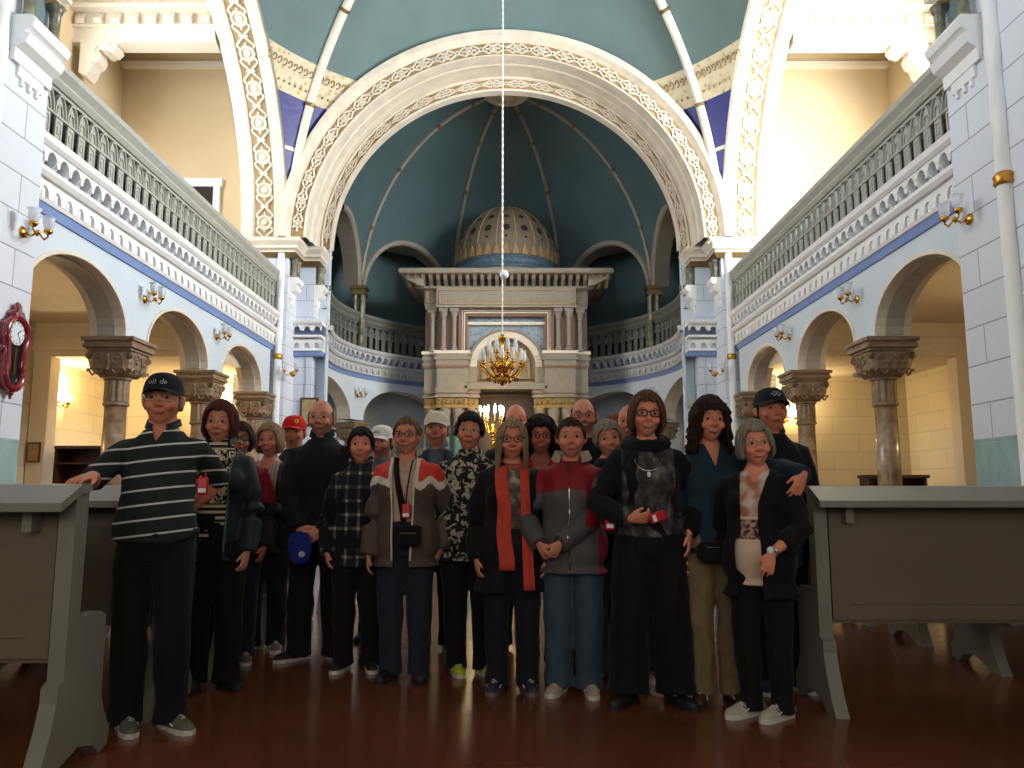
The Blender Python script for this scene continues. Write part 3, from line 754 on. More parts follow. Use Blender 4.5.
for sg in (-1, 1):
    bm = B()
    for x0, x1, y in ((.80, 1.13, .05), (1.13, 2.0, -.07), (2.0, 2.36, .13)):
        a, b = sorted((sg*x0, sg*x1)); box(bm, a, b, AF+y-.006, AF+y+.1, 3.99, 4.045); n = max(2, int((x1-x0)/.09))
        for q in range(n):
            c = sg*(x0+(x1-x0)*(q+.5)/n); prism(bm, [(c-.04, 4.02), (c, 3.985), (c+.04, 4.02), (c, 4.05)], lambda p, q_, t: (p, t, q_), AF+y-.012, AF+y)
    obj('chequer_band', bm, M['arkwhite'], ark)
# lower columns: pairs with aqua shafts
for sg in (-1, 1):
    for x, y in ((.98, .26), (1.38, .16), (1.76, .16), (2.18, .36)):
        bm = B(); c = (sg*x, AF+y)
        lathe(bm, [(.001, 0), (.2, 0), (.2, .2), (.15, .3), (.13, .35), (.13, 3.0)], *c, 0, 14, 1)
        lathe(bm, [(.14, 3.0), (.15, 3.04), (.13, 3.08), (.14, 3.12), (.14, 3.3), (.19, 3.5), (.19, 3.56)], *c, 0, 14, 0); obj('lower_column', bm, [M['arkwhite'], M['aqua']], ark, True)
# upper colonnettes
for sg in (-1, 1):
    bm = B()
    for a0, b0, y in ((1.38, 1.98, .1), (1.99, 2.36, .26)):
        a, b = sorted((sg*a0, sg*b0)); box(bm, a, b, AF+y, AF+.5, 5.22, 6.42)
    obj('terracotta_backing', bm, M['terra'], ark)
for sg in (-1, 1):
    for x, y in ((1.51, -.0), (1.82, -.0), (2.16, .16)):
        bm = B(); c = (sg*x, AF+y)
        lathe(bm, [(.001, 5.22), (.11, 5.22), (.11, 5.27), (.08, 5.32), (.07, 5.35), (.065, 6.12)], *c, 0, 12); lathe(bm, [(.075, 6.12), (.085, 6.14), (.07, 6.17), (.08, 6.22), (.13, 6.36)], *c, 0, 12)
        box(bm, c[0]-.13, c[0]+.13, c[1]-.13, c[1]+.13, 6.36, 6.46); obj('colonnette', bm, M['arkwhite'], ark, None)
# stepped frame round the niche
fr = []
for w0, w1, zt, y, mi in ((1.28, 1.38, 6.5, -.04, 1), (1.20, 1.28, 6.42, .0, 2), (1.13, 1.20, 6.34, .06, 1)):
    fr += [(-w1, -w0, AF+y, AF+.4, 5.22 if w0 > 1.15 else 4.2, zt, mi), (w0, w1, AF+y, AF+.4, 5.22 if w0 > 1.15 else 4.2, zt, mi), (-w0, w0, AF+y, AF+.4, zt-.09, zt, mi)]
fr += [(-1.13, 1.13, AF+.15, AF+.3, 6.02, 6.1, 2)]
abox('niche_frame', fr, AM)
bm = B(); box(bm, -1.25, 1.25, AF-.008, AF+.02, 6.36, 6.39); box(bm, -1.255, -1.225, AF-.008, AF+.02, 5.25, 6.39); box(bm, 1.225, 1.255, AF-.008, AF+.02, 5.25, 6.39)
k = -1.2
while k < 1.2: ball(bm, (k, AF-.01, 6.375), .02, 6, 4); k += .08
for sg in (-1, 1):
    k = 5.3
    while k < 6.35: ball(bm, (sg*1.24, AF-.01, k), .02, 6, 4); k += .08
obj('beading', bm, M['arkwhite'], ark)
bm = B(); mpA = lambda s, z, n: (s, AF+.32-n, z)
def pan_mat():
    s = NT('blue_stencilled_panel'); v = s.coord(); vo = s.new('ShaderNodeTexVoronoi', Scale=11.0); s.link(v, vo.inputs['Vector'])
    s.link(s.ramp(vo.outputs['Distance'], [(0.15, C(96, 112, 120)), (0.3, C(126, 144, 156)), (0.6, C(142, 160, 172))]), s.b.inputs['Base Color']); return s.m
M['pan'] = pan_mat()
arcade(bm, mpA, 0, 2.26, 1, 4.1, 4.78, 6.34, 1.10, 1.12, .02, -.1, 24)
obj('blue_panel', bm, M['pan'], ark)
bm = B()
archring(bm, mpA, 0, 4.78, .84, .84, .29, -.05, .10, 28, 0, .45); archring(bm, mpA, 0, 4.78, 1.06, 1.06, .06, .02, .15, 28, 0, .45)
vb = bm; bm = B()
for k in range(31):
    a = PI*(k+.5)/31; c_, s_ = cos(a), sin(a)
    p = [(.87*c_-.02*s_, .87*s_+.02*c_), (1.04*c_-.024*s_, 1.04*s_+.024*c_), (1.04*c_+.024*s_, 1.04*s_-.024*c_), (.87*c_+.02*s_, .87*s_-.02*c_)]
    prism(bm, p, lambda p_, q, t: (p_, t, 4.78+q), AF+.18, AF+.23)
prism(bm, [(.86*cos(PI*k/24), .86*sin(PI*k/24)) for k in range(25)]+[(-1.05*cos(PI*k/24), 1.05*sin(PI*k/24)) for k in range(25)], lambda p_, q, t: (p_, t, 4.78+q), AF+.205, AF+.22)
obj('voussoirs', bm, M['cream'], ark); bm = vb
obj('archivolt', bm, M['arkwhite'], ark)
bm = B(); prism(bm, [(.84*cos(PI*k/20), .84*sin(PI*k/20)) for k in range(21)]+[(-.84, -.5), (.84, -.5)], lambda p, q, t: (p, t, 4.78+q), AF+.42, AF+.5)
obj('tympanum', bm, M['orn'], ark)
bm = B(); archring(bm, mpA, 0, 4.78, .64, .68, .06, -.08, .02, 24, 0, .28); box(bm, -.72, .72, AF+.28, AF+.44, 4.44, 4.5)
for x in (-.4, -.13, .13, .4):
    archring(bm, mpA, x, 4.75, .09, .1, .025, -.09, -.04, 8, 0, .2)
obj('tablet_frame', bm, M['arkwhite'], ark)
abox('sill', [(-1.36, -1.08, AF+.2, AF+.5, 3.9, 6.0), (1.08, 1.36, AF+.2, AF+.5, 3.9, 6.0), (-1.17, -1.09, AF+.08, AF+.4, 4.1, 5.24), (1.09, 1.17, AF+.08, AF+.4, 4.1, 5.24), (-1.2, 1.2, AF+.0, AF+.5, 4.1, 4.2), (-1.15, 1.15, AF+.05, AF+.5, 4.2, 4.3)], M['arkwhite'])
abox('ark_doors', [(-.8, .8, AF+1.1, AF+1.2, 0, 4.1)], M['wood'], 'dark recess of the ark doors')
# entablature
ent = [(-2.36, 2.36, AF+.05, AF+2.2, 6.46, 6.56), (-2.38, 2.38, AF-.02, AF+2.2, 6.97, 7.05)]
ent += [(-2.02, 2.02, AF-.2, AF+.4, 6.46, 7.05), (-2.38, 2.38, AF+.02, AF+.6, 6.56, 7.05)]
abox('frieze', ent, M['arkwhite'])
bm = B()
for sg in (-1, 1):
    a, b = sorted((sg*2.07, sg*2.33))
    for q in ((a, b, 6.62, 6.65), (a, b, 6.96, 6.99), (a, a+.03, 6.62, 6.99), (b-.03, b, 6.62, 6.99)): box(bm, q[0], q[1], AF-.01, AF+.03, q[2], q[3])
for q in ((-1.94, 1.94, 6.54, 6.57), (-1.94, 1.94, 6.95, 6.98), (-1.94, -1.91, 6.54, 6.98), (1.91, 1.94, 6.54, 6.98)): box(bm, q[0], q[1], AF-.23, AF-.19, q[2], q[3])
k = -1.84
while k < 1.84: box(bm, k, k+.03, AF-.215, AF-.19, 6.62, 6.74); k += .08
obj('frieze_mouldings', bm, M['orn'], ark)
bm = B()
loop_sweep(bm, [(-2.36, AF-.0), (2.36, AF-.0), (2.36, AF+2.2), (-2.36, AF+2.2)], [(0, 6.95), (.0, 6.99), (.1, 7.0), (.16, 7.02), (.2, 7.04), (.2, 7.08)])
loop_sweep(bm, [(-2.36, AF), (2.36, AF), (2.36, AF+2.2), (-2.36, AF+2.2)], [(.1, 7.34), (.66, 7.34), (.7, 7.38), (.7, 7.44), (.66, 7.5), (.1, 7.5)])
obj('cornice', bm, M['arkwhite'], ark)
bm = B(); k = -2.85
while k < 2.9:
    prism(bm, [(.0, 7.06), (-.18, 7.06), (-.3, 7.14), (-.5, 7.22), (-.62, 7.34), (.0, 7.34)], lambda p, q, t: (t, AF+p+.05, q), k, k+.10); k += .2114
for sg in (-1, 1):
    k = AF-.45
    while k < AF+2.2: prism(bm, [(.0, 7.02), (.18, 7.06), (.3, 7.14), (.5, 7.22), (.62, 7.34), (.0, 7.34)], lambda p, q, t: (sg*(2.36+p), t, q), k, k+.1); k += .212
obj('dentils', bm, M['arkwhite'], ark)
box_bm = B(); box(box_bm, -2.4, 2.4, AF+.0, AF+2.2, 6.99, 7.37); obj('cornice_core', box_bm, M['greyd'], ark)
# pierced dome
DC = (0, AF+1.35)
bm = B(); lathe(bm, [(1.62, 7.45), (1.62, 7.6), (1.58, 7.68)], *DC, 0, 40); obj('drum', bm, M['arkwhite'], ark, True)
def tile_mat():
    s = NT('blue_star_tiles'); tc = s.new('ShaderNodeTexCoord'); v = tc.outputs['Object']
    vo = s.new('ShaderNodeTexVoronoi', Scale=9.0); s.link(v, vo.inputs['Vector'])
    s.link(s.ramp(vo.outputs['Distance'], [(0.1, C(150, 156, 152)), (0.22, C(46, 66, 84)), (0.5, C(70, 92, 106))]), s.b.inputs['Base Color']); return s.m
bm = B(); lathe(bm, [(1.64, 7.68), (1.64, 7.74), (1.6, 7.76), (1.6, 7.98), (1.64, 8.0), (1.62, 8.04)], *DC, 0, 48); obj('tile_band', bm, tile_mat(), ark, True)
def dsh(a, t): r = 1.58*cos(t); return Vector((DC[0]+r*sin(a), DC[1]-r*cos(a), 8.02+1.95*sin(t)))
bm = B(); grid(bm, lambda t, a: dsh(a, t), lins(0, PI/2-.02, 16), [2*PI*k/48 for k in range(48)], closev=True); shell = bm
bm = B()
for k in range(36):
    a = 2*PI*k/36; w = .062
    for hh, mi, o in ((.25, 0, .004),):
        P = [dsh(a-w, .02), dsh(a+w, .02), dsh(a+w*.45, .14), dsh(a, .2), dsh(a-w*.45, .14)]
        c = Vector((DC[0], DC[1], 8.02)); Q = [p+(p-c).normalized()*.035 for p in P]
        A_ = [bm.verts.new(p) for p in P]; B_ = [bm.verts.new(q) for q in Q]; bm.faces.new(B_)
        for i in range(5): bm.faces.new([A_[i], A_[(i+1) % 5], B_[(i+1) % 5], B_[i]])
obj('crown_points', bm, simple('amber_glazed_points', C(150, 120, 78), .5, var=.1), ark)
bm = shell
def star(a, t, r, n=8):
    c = Vector((DC[0], DC[1], 8.02)); pts = []
    for k in range(2*n):
        q = PI*k/n; rr = r*(1 if k % 2 == 0 else .68)
        p = dsh(a+rr*cos(q)/(1.58*cos(t)), t+rr*sin(q)/1.8); pts.append(bm.verts.new(p+(p-c).normalized()*.008))
    bm.faces.new(pts).material_index = 1
for k in range(16):
    a = 2*PI*k/16; star(a, .48, .135); star(a, .31, .05, 6)
    star(a+PI/16*0, .74, .10)
for k in range(10): star(2*PI*k/10, 1.02, .07)
obj('dome_shell', shell, [simple('pierced_dome_stone', C(112, 100, 82), .6, var=.15, nscale=5), M['dark']], ark, True)
bm = B(); lathe(bm, [(.2, 9.93), (.12, 9.99), (.03, 10.02), (.001, 10.03)], *DC, 0, 14); obj('finial', bm, M['gold'], ark, True)
for a in [2*PI*k/16+PI/16 for k in range(16)]:
    bm = B(); tube(bm, [dsh(a, t)*1.0 for t in lins(.2, 1.45, 12)], .018, 6); obj('rib', bm, M['orn'], ark, True)

# ================================================================== CHANDELIERS
def arm_pts(a, r, z0, z1, sag=.12, n=9):
    return [Vector((cos(a)*r*t, sin(a)*r*t, z0+(z1-z0)*t*t-sag*sin(PI*t))) for t in lins(0.06, 1, n)]
ch = thing('chandelier', 'brass chandelier with glass chimneys hanging on a long white chain before the ark', 'chandelier', (0, 13.8, 0))
bm = B(); z = 4.35
tube(bm, [(0, 0, 3.86), (0, 0, 14.25)], .012, 6)
zz = 4.0
while zz < 14.1: ball(bm, (0, 0, zz), (.019, .019, .05), 6, 4); zz += .13
obj('chain', bm, M['rope'], ch)
bm = B(); ball(bm, (.03, 0, 4.98), .08, 14, 10); obj('ball', bm, M['white'], ch, True)
bm = B(); lathe(bm, [(.001, 2.98), (.03, 3.0), (.07, 3.06), (.03, 3.14), (.05, 3.2), (.13, 3.28), (.16, 3.36), (.1, 3.44), (.04, 3.50), (.035, 3.62), (.05, 3.65), (.03, 3.69), (.03, 3.80), (.07, 3.82), (.07, 3.87), (.02, 3.90)], seg=16); obj('stem', bm, M['brass'], ch, True)
for tier, (n, r, z0, z1) in enumerate(((12, .38, 3.24, 3.34), (8, .25, 3.42, 3.52))):
    for k in range(n):
        a = 2*PI*(k+.5*tier)/n; bm = B(); tube(bm, arm_pts(a, r, z0, z1), .013, 6)
        e = Vector((cos(a)*r, sin(a)*r, z1)); lathe(bm, [(.01, 0), (.045, .01), (.04, .03), (.022, .04), (.022, .08)], e.x, e.y, e.z, 10)
        for q in (.45, .75):
            p = arm_pts(a, r, z0, z1)[int(q*8)]; ball(bm, p-Vector((0, 0, .06)), (.022, .022, .05), 6, 4)
        am = obj('arm', bm, M['brass'], ch, True)
        bm = B(); lathe(bm, [(.02, .06), (.038, .1), (.04, .17), (.028, .24), (.03, .27)], e.x, e.y, e.z, 10, cap=False); obj('glass_chimney', bm, M['chimney'], am, True)
can = thing('candelabrum', 'lit brass candelabrum glowing in front of the ark', 'candelabrum', (-.32, 20.6, 0))
bm = B(); lathe(bm, [(.001, 0), (.35, 0), (.35, .06), (.2, .12), (.08, .2), (.05, .5), (.09, .55), (.05, .62), (.04, 1.4), (.08, 1.46), (.04, 1.52), (.035, 2.3), (.09, 2.36), (.04, 2.44), (.03, 2.9)], seg=16)
for zz in lins(1.9, 2.7, 8): ball(bm, (0, 0, zz), .06, 8, 6)
obj('stem', bm, M['brass'], can, True)
for k in range(9):
    a = 2*PI*k/9; r = .34 if k % 2 else .24
    bm = B(); tube(bm, arm_pts(a, r, 2.75, 3.0), .014, 6); e = (cos(a)*r, sin(a)*r); lathe(bm, [(.01, 3.0), (.04, 3.01), (.02, 3.04)], *e, 0, 8); am = obj('arm', bm, M['brass'], can, True)
    bm = B(); lathe(bm, [(.013, 3.04), (.013, 3.22)], *e, 0, 8); obj('candle', bm, M['white'], am, True)
    bm = B(); lathe(bm, [(.012, 3.22), (.034, 3.26), (.022, 3.32), (.002, 3.38)], *e, 0, 8, cap=False); obj('flame', bm, M['bulb'], am, True)

# ================================================================== SCONCES
def make_sconce(label, lit=False, n=2):
    t = thing('wall_sconce', label, 'wall lamp', group=None)
    bm = B(); lathe(bm, [(.001, 0), (.07, .0), (.06, .02), (.03, .03), (.001, .04)], seg=14)
    bmesh.ops.rotate(bm, verts=bm.verts, cent=(0, 0, 0), matrix=Matrix.Rotation(-PI/2, 3, 'X')); obj('wall_plate', bm, M['brass'], t, True)
    bm = B(); tube(bm, [(0, .02, 0), (0, .1, -.04), (0, .16, 0)], .012, 6); ball(bm, (0, .17, 0), .03, 10, 6); obj('bracket', bm, M['brass'], t, True)
    for s in (((-.14, .2), (.14, .2)) if n == 2 else ((-.2, .17), (0, .27), (.2, .17))):
        bm = B(); tube(bm, [(0, .17, 0), (s[0]*.5, (.17+s[1])/2+.02, -.06), (s[0], s[1], -.01), (s[0], s[1], .03)], .011, 6); lathe(bm, [(.02, .02), (.045, .04), (.05, .07), (.03, .08)], s[0], s[1], 0, 10); a_ = obj('arm', bm, M['brass'], t, True)
        bm = B(); lathe(bm, [(.03, .07), (.05, .1), (.062, .15), (.06, .19), (.078, .22)], s[0], s[1], 0, 14, cap=False); obj('glass_shade', bm, M['litshade'] if lit else M['shade'], a_, True)
    return t
M['litshade'] = glass_mat('lit_glass_shade', C(255, 230, 180), 14, (1.0, .74, .36, 1))
s0 = make_sconce('x')
SCN = [(-XA, 8.55, 4.0, -PI/2, 'two-armed brass wall lamp with glass shades on the near left pier'),
       (-XW, 12.05, 4.1, -PI/2, 'unlit glass wall lamp between the first and second arches on the left'),
       (-XW, 15.07, 4.1, -PI/2, 'unlit glass wall lamp between the second and third arches on the left'),
       (-5.0, YF, 3.92, PI, 'small unlit wall lamp on the far left pier'),
       (XA, 8.55, 4.15, PI/2, 'two-armed brass wall lamp with glass shades on the near right pier'),
       (XW, 12.05, 4.1, PI/2, 'unlit glass wall lamp between the first and second arches on the right'),
       (XW, 15.07, 4.1, PI/2, 'unlit glass wall lamp between the second and third arches on the right'),
       (4.95, YF, 3.92, PI, 'small unlit wall lamp on the far right pier')]
for s in (24, 156): x, y, _ = apm(AR)(s, 0, 0); SCN.append((x, y, 3.95, math.atan2(-cos(deg(s)), -sin(deg(s))), 'unlit wall lamp above the outer %s column of the apse' % ('left' if s < 90 else 'right')))
first = True
for x, y, z, rz, lab in SCN:
    # local +Y of the lamp points out of the wall
    if first: t = s0; first = False; t.location = (x, y, z); t['label'] = lab; t['group'] = 'unlit wall lamps'
    else: t = dup(s0, (x, y, z), 0, lab, 'unlit wall lamps')
    t.rotation_euler = (0, 0, rz)
LIT = [(-XO, 17.0, 3.0, -PI/2, 'lit three-armed wall lamp glowing on the left aisle wall above the bookcase'),
       (-6.7, 19.0, 2.85, PI, 'lit wall lamp glowing on the end wall of the left aisle'),
       (6.65, 19.0, 2.85, PI, 'lit wall lamp glowing on the end wall of the right aisle'),
       (-XO, 11.6, 3.0, -PI/2, 'lit wall lamp on the left aisle wall near the first arch'), (XO, 11.6, 3.0, PI/2, 'lit wall lamp on the right aisle wall near the first arch')]  # this hidden pair is added to lighten the aisle ceilings
l0 = make_sconce('x', True, 3)
for i, (x, y, z, rz, lab) in enumerate(LIT):
    t = l0 if i == 0 else dup(l0, (x, y, z), 0, lab)
    t.location = (x, y, z); t.rotation_euler = (0, 0, rz); t['label'] = lab; t['group'] = 'lit wall lamps of the aisles'
# ================================================================== CLOCK
ck = thing('wall_clock', 'glossy burgundy keyhole-shaped pendulum wall clock on the near left pier', 'clock', (-XA, 8.48, 2.64), PI/2)
ck.scale = (.85, .85, .85)
# local: x along the wall, -y out of the wall
def ckf(p, q, t): return (p, -t, q)
out = []
for k in range(17): a = -.55+k/16*(PI+1.1); out.append((.235*cos(a), .23+.235*sin(a)))
for k in range(17): a = PI-.5+k/16*(PI+1.0); out.append((.2*cos(a), -.29+.2*sin(a)))
bm = B(); prism(bm, out, ckf, 0.0, .07); obj('case_back', bm, M['clock'], ck)
bm = B(); pts = [(-0.+p*.94, -.09, q*.97) for p, q in out]; tube(bm, [Vector((p*.9, -.09, q*.95+.0)) for p, q in out], .05, 10, closed=True, up=Vector((0, 1, 0))); obj('frame_moulding', bm, M['clock'], ck, True)
bm = B(); prism(bm, [(p*.8, q*.86+.01) for p, q in out], ckf, .07, .085); obj('glass_front', bm, M['clockdark'], ck)
bm = B(); lathe(bm, [(.001, 0), (.15, 0), (.15, .012), (.001, .014)], seg=28); bmesh.ops.rotate(bm, verts=bm.verts, cent=(0, 0, 0), matrix=Matrix.Rotation(PI/2, 3, 'X')); bmesh.ops.translate(bm, verts=bm.verts, vec=(0, -.086, .24)); dl = obj('dial', bm, M['dial'], ck)
bm = B()
for k in range(12):
    a = PI*k/6; d = Vector((sin(a), 0, cos(a))); tube(bm, [Vector((0, -.102, .24))+d*.115, Vector((0, -.102, .24))+d*.14], .005, 4)
obj('hour_marks', bm, M['black'], dl)
for ln, a, r in ((.08, .9, .006), (.115, 2.6, .004)):
    bm = B(); tube(bm, [(0, -.106, .24), (sin(a)*ln, -.106, .24+cos(a)*ln)], r, 4); obj('hand', bm, M['black'], dl)
bm = B(); tube(bm, [(0, -.1, .05), (0, -.1, -.28)], .006, 4); lathe(bm, [(.001, -.01), (.06, 0), (.001, .01)], seg=16); obj('pendulum', bm, M['brass'], ck)
bm = B()
prism(bm, [(-.13, .46), (.13, .46), (.09, .53), (.05, .52), (.03, .6), (0, .63), (-.03, .6), (-.05, .52), (-.09, .53)], ckf, .02, .11); ball(bm, (0, -.07, .62), .03, 8, 6); obj('carved_crest', bm, M['clock'], ck, True)
for x, z in ((.24, .02), (-.24, .02), (.2, -.2), (-.2, -.2)): bm = B(); ball(bm, (x*.95, -.07, z), (.035, .03, .05), 8, 6); obj('carved_knob', bm, M['clock'], ck, True)
bm = B(); ball(bm, (0, -.07, -.52), (.05, .04, .04), 8, 6); tube(bm, [(0, -.07, -.5), (0, -.07, -.6)], [.03, .012], 8)
obj('lower_finial', bm, M['clock'], ck, True)

# ================================================================== AISLE FURNITURE
def bookcase(x0, x1, y0, y1, h, label, shelves=3):
    t = thing('bookcase', label, 'bookcase', ((x0+x1)/2, (y0+y1)/2, 0)); w, d = (x1-x0)/2, (y1-y0)/2
    bm = B(); box(bm, -w, -w+.04, -d, d, 0, h); box(bm, w-.04, w, -d, d, 0, h); box(bm, -w, w, d-.03, d, 0, h); obj('case', bm, M['wood'], t)
    bm = B(); box(bm, -w-.04, w+.04, -d-.04, d, h, h+.06); obj('top', bm, M['wood'], t)
    for k in range(shelves+1):
        z = .06+(h-.1)*k/(shelves+.5); bm = B(); box(bm, -w+.04, w-.04, -d+.01, d-.03, z, z+.03); obj('shelf', bm, M['wood'], t)
    return t
t = bookcase(-9.3, -7.9, 16.6, 17.2, 2.05, 'tall dark walnut bookcase with open shelves in the left aisle')
t = bookcase(6.9, 8.0, 15.2, 15.6, 1.42, 'low dark bookcase seen over the pews in the right aisle', 2)
t = bookcase(8.15, 8.55, 13.2, 13.6, 1.45, 'narrow dark cabinet beside the near right pier', 2)
pic = thing('framed_picture', 'small framed picture on the cross pier of the left aisle', 'picture', (-9.42, 16.09, 1.95))
bm = B(); box(bm, -.13, .13, -.03, 0, -.2, .2); obj('frame', bm, M['wood'], pic); bm = B(); box(bm, -.1, .1, -.035, -.03, -.17, .17); obj('print', bm, M['orn2'], pic)
pic = thing('framed_picture', 'tall narrow framed picture on the far left pier above the visitors', 'picture', (-4.78, 19.44, 3.1))
bm = B(); box(bm, -.22, .22, -.04, 0, -.35, .35); obj('frame', bm, M['wood'], pic); bm = B(); box(bm, -.17, .17, -.045, -.04, -.3, .3); obj('print', bm, M['orn'], pic)

# ================================================================== PEWS
def make_pew(label, L=2.9):
    """x runs from 0 (aisle end) to L, near side is -y (the desk for the row behind)"""
    t = thing('pew', label, 'pew')
    prof = [(-.03, 1.16), (.05, 1.17), (.07, 1.15), (.06, .63), (.1, .615), (.24, .62), (.28, .60), (.29, .55), (.29, .25), (.32, .18), (.36, .12), (.38, .1), (.37, .02), (.3, .0), (.24, .05), (.12, .08), (-.02, .04), (-.08, 0), (-.2, 0), (-.15, .08), (-.10, .2), (-.07, .3), (-.07, .36), (-.03, .38), (-.03, .9)]
    def end(x): 
        bm = B(); prism(bm, [(p, q) for p, q in prof], lambda p, q, u: (u, p, q), x, x+.07); obj('end_board', bm, M['pew'], t)
    for x in (0, L/2-.03, L-.07): end(x)
    bm = B(); box(bm, .07, L-.07, .02, .05, .44, 1.13); obj('back_panel', bm, M['pewb'], t)
    bm = B(); box(bm, .09, L-.09, .0, .02, .46, .54)
    for x in (.09, L*.5-.04, L-.19): box(bm, x, x+.1, .0, .02, .54, 1.1)
    obj('panel_frame', bm, M['pewb'], t)
    bm = B(); prism(bm, [(.06, 1.15), (.05, 1.18), (-.03, 1.175), (-.18, 1.10), (-.18, 1.065), (-.03, 1.135)], lambda p, q, u: (u, p, q), -.02, L); obj('book_desk', bm, M['pew'], t)
    bm = B(); box(bm, .07, L-.07, .05, .29, .52, .56); obj('seat', bm, M['pew'], t)
    for x in (.16, L*.6):
        bm = B(); box(bm, x, x+.04, -.07, .0, .98, 1.09); obj('desk_bracket', bm, M['pew'], t)
    return t
p0 = make_pew('x'); fst = True
ordn = ('first', 'second', 'third', 'fourth', 'fifth', 'sixth', 'seventh')
for sg, nm, y0 in ((-1, 'left', 3.43), (1, 'right', 4.46)):
    for k in range(6):
        lab = ('nearest grey painted pew with sloping book desk on the %s' % nm) if k == 0 else ('grey painted pew with sloping desk, %s row from the front on the %s' % (ordn[k], nm))
        loc = (sg*(1.66 if sg < 0 else 1.82), y0+k*.95, 0)
        r = p0 if fst else dup(p0)
        fst = False; r.location = loc; r['label'] = lab; r['group'] = 'rows of grey pews'; r.scale = (sg, 1, 1)

# ================================================================== LIGHT
def area(name, loc, rot, sx, sy, power, col=(1, 1, 1)):
    l = bpy.data.lights.new(name, 'AREA'); l.shape = 'RECTANGLE'; l.size = sx; l.size_y = sy; l.energy = power; l.color = col
    o = bpy.data.objects.new(name, l); COL.objects.link(o); o.location = loc; o.rotation_euler = rot; return o
def point(name, loc, power, col, r=.08):
    l = bpy.data.lights.new(name, 'POINT'); l.energy = power; l.color = col; l.shadow_soft_size = r
    o = bpy.data.objects.new(name, l); COL.objects.link(o); o.location = loc; return o
DAY = (.95, .975, 1.0); WARM = (1.0, .78, .45)
for yc_ in (10.7, 14.1):
    area('daylight_right', (XO-.1, yc_, 8.75), (0, PI/2, 0), 4.2, 2.2, 860, DAY)
    area('daylight_left', (-XO+.1, yc_, 8.75), (0, -PI/2, 0), 4.2, 2.2, 230, DAY)
area('front_fill', (0, -2.9, 2.9), (PI/2+.05, 0, 0), 7.0, 2.2, 64, (1, .93, .85))  # added fill from behind the camera to brighten the faces
area('rear_fill', (0, -3.0, 7.7), (PI/2, 0, 0), 6.2, 6.2, 45, DAY)  # added light, paired with the unseen upper window in the back wall
for x, y, z, rz, lab in LIT:
    point('lamp_glow', (x-.3*(1 if x > 9 else -1 if x < -9 else 0), y-(.3 if y > 18.5 else 0), z+.3), 46, WARM)
point('candelabrum_glow', (-.32, 20.6, 3.5), 26, (1, .8, .5), .2)
wd = bpy.data.worlds.new('world'); SC.world = wd; wd.use_nodes = True
wd.node_tree.nodes['Background'].inputs[0].default_value = (.9, .95, 1, 1); wd.node_tree.nodes['Background'].inputs[1].default_value = .06
cam = bpy.data.cameras.new('camera'); cam.lens = 28.125; cam.sensor_width = 36; cam.clip_end = 100
co = bpy.data.objects.new('camera', cam); COL.objects.link(co); co.location = (.17, 0, CZ); co.rotation_euler = (PI/2+math.radians(7.76), 0, 0); SC.camera = co
SC.view_settings.view_transform = 'Standard'; SC.view_settings.look = 'None'; SC.view_settings.gamma = 1; SC.view_settings.use_curve_mapping = False
SC.view_settings.exposure = 0.6
# ================================================================== PEOPLE
from mathutils.bvhtree import BVHTree
def remesh(bm, voxel, it=2, fac=.5):
    me = bpy.data.meshes.new('tmp'); bmesh.ops.recalc_face_normals(bm, faces=bm.faces); bm.to_mesh(me); bm.free()
    o = bpy.data.objects.new('tmp', me); COL.objects.link(o)
    m = o.modifiers.new('r', 'REMESH'); m.mode = 'VOXEL'; m.voxel_size = voxel
    if it: s = o.modifiers.new('s', 'SMOOTH'); s.factor = fac; s.iterations = it
    bpy.context.view_layer.update()
    dg = bpy.context.evaluated_depsgraph_get(); ev = o.evaluated_get(dg)
    out = bpy.data.meshes.new_from_object(ev); bpy.data.objects.remove(o); bpy.data.meshes.remove(me)
    return out
def mesh_np(me):
    n = len(me.vertices); a = np.empty(n*3, np.float32); me.vertices.foreach_get('co', a); return a.reshape(n, 3)
def finish(me, name, mats, parent, smooth=True):
    me.name = name
    if smooth: me.polygons.foreach_set('use_smooth', [True]*len(me.polygons))
    n = len(me.polygons); ix = np.empty(n, np.int32); me.polygons.foreach_get('material_index', ix)
    me.materials.clear()
    for m in (mats if isinstance(mats, (list, tuple)) else [mats]): me.materials.append(m)
    me.polygons.foreach_set('material_index', ix)
    me.update(); o = bpy.data.objects.new(name, me); COL.objects.link(o); o.parent = parent; return o
def skin_mat():
    s = NT('skin'); a = s.new('ShaderNodeVertexColor'); a.layer_name = 'Col'
    s.link(a.outputs['Color'], s.b.inputs['Base Color']); s.b.inputs['Roughness'].default_value = .5
    s.b.inputs['Subsurface Weight'].default_value = 0.0; return s.m
SKIN = skin_mat()
def cloth(name, col, rough=.85, var=.15, sc=12, bump=.25):
    s = NT(name); v = s.coord(); f = s.noise(v, sc, 5)
    s.link(s.ramp(f, [(.3, tuple(x*(1-var) for x in col[:3])+(1,)), (.7, tuple(min(1, x*(1+var)) for x in col[:3])+(1,))]), s.b.inputs['Base Color'])
    s.b.inputs['Roughness'].default_value = rough; s.b.inputs['Specular IOR Level'].default_value = .25
    s.b.inputs['Sheen Weight'].default_value = .05
    s.bump(s.noise(s.coord((3, 3, 1)), 9, 4), bump, .02); return s.m
def pattern(name, build):
    s = NT(name); s.b.inputs['Roughness'].default_value = .85; s.b.inputs['Specular IOR Level'].default_value = .25
    s.link(build(s), s.b.inputs['Base Color']); return s.m
def xyz(s):
    tc = s.new('ShaderNodeTexCoord'); sp = s.new('ShaderNodeSeparateXYZ'); s.link(tc.outputs['Object'], sp.inputs[0]); return sp.outputs
def frac(s, v, period, off=0.0): return s.math('FRACT', s.math('DIVIDE', s.math('ADD', v, off), period))
K_ = {}
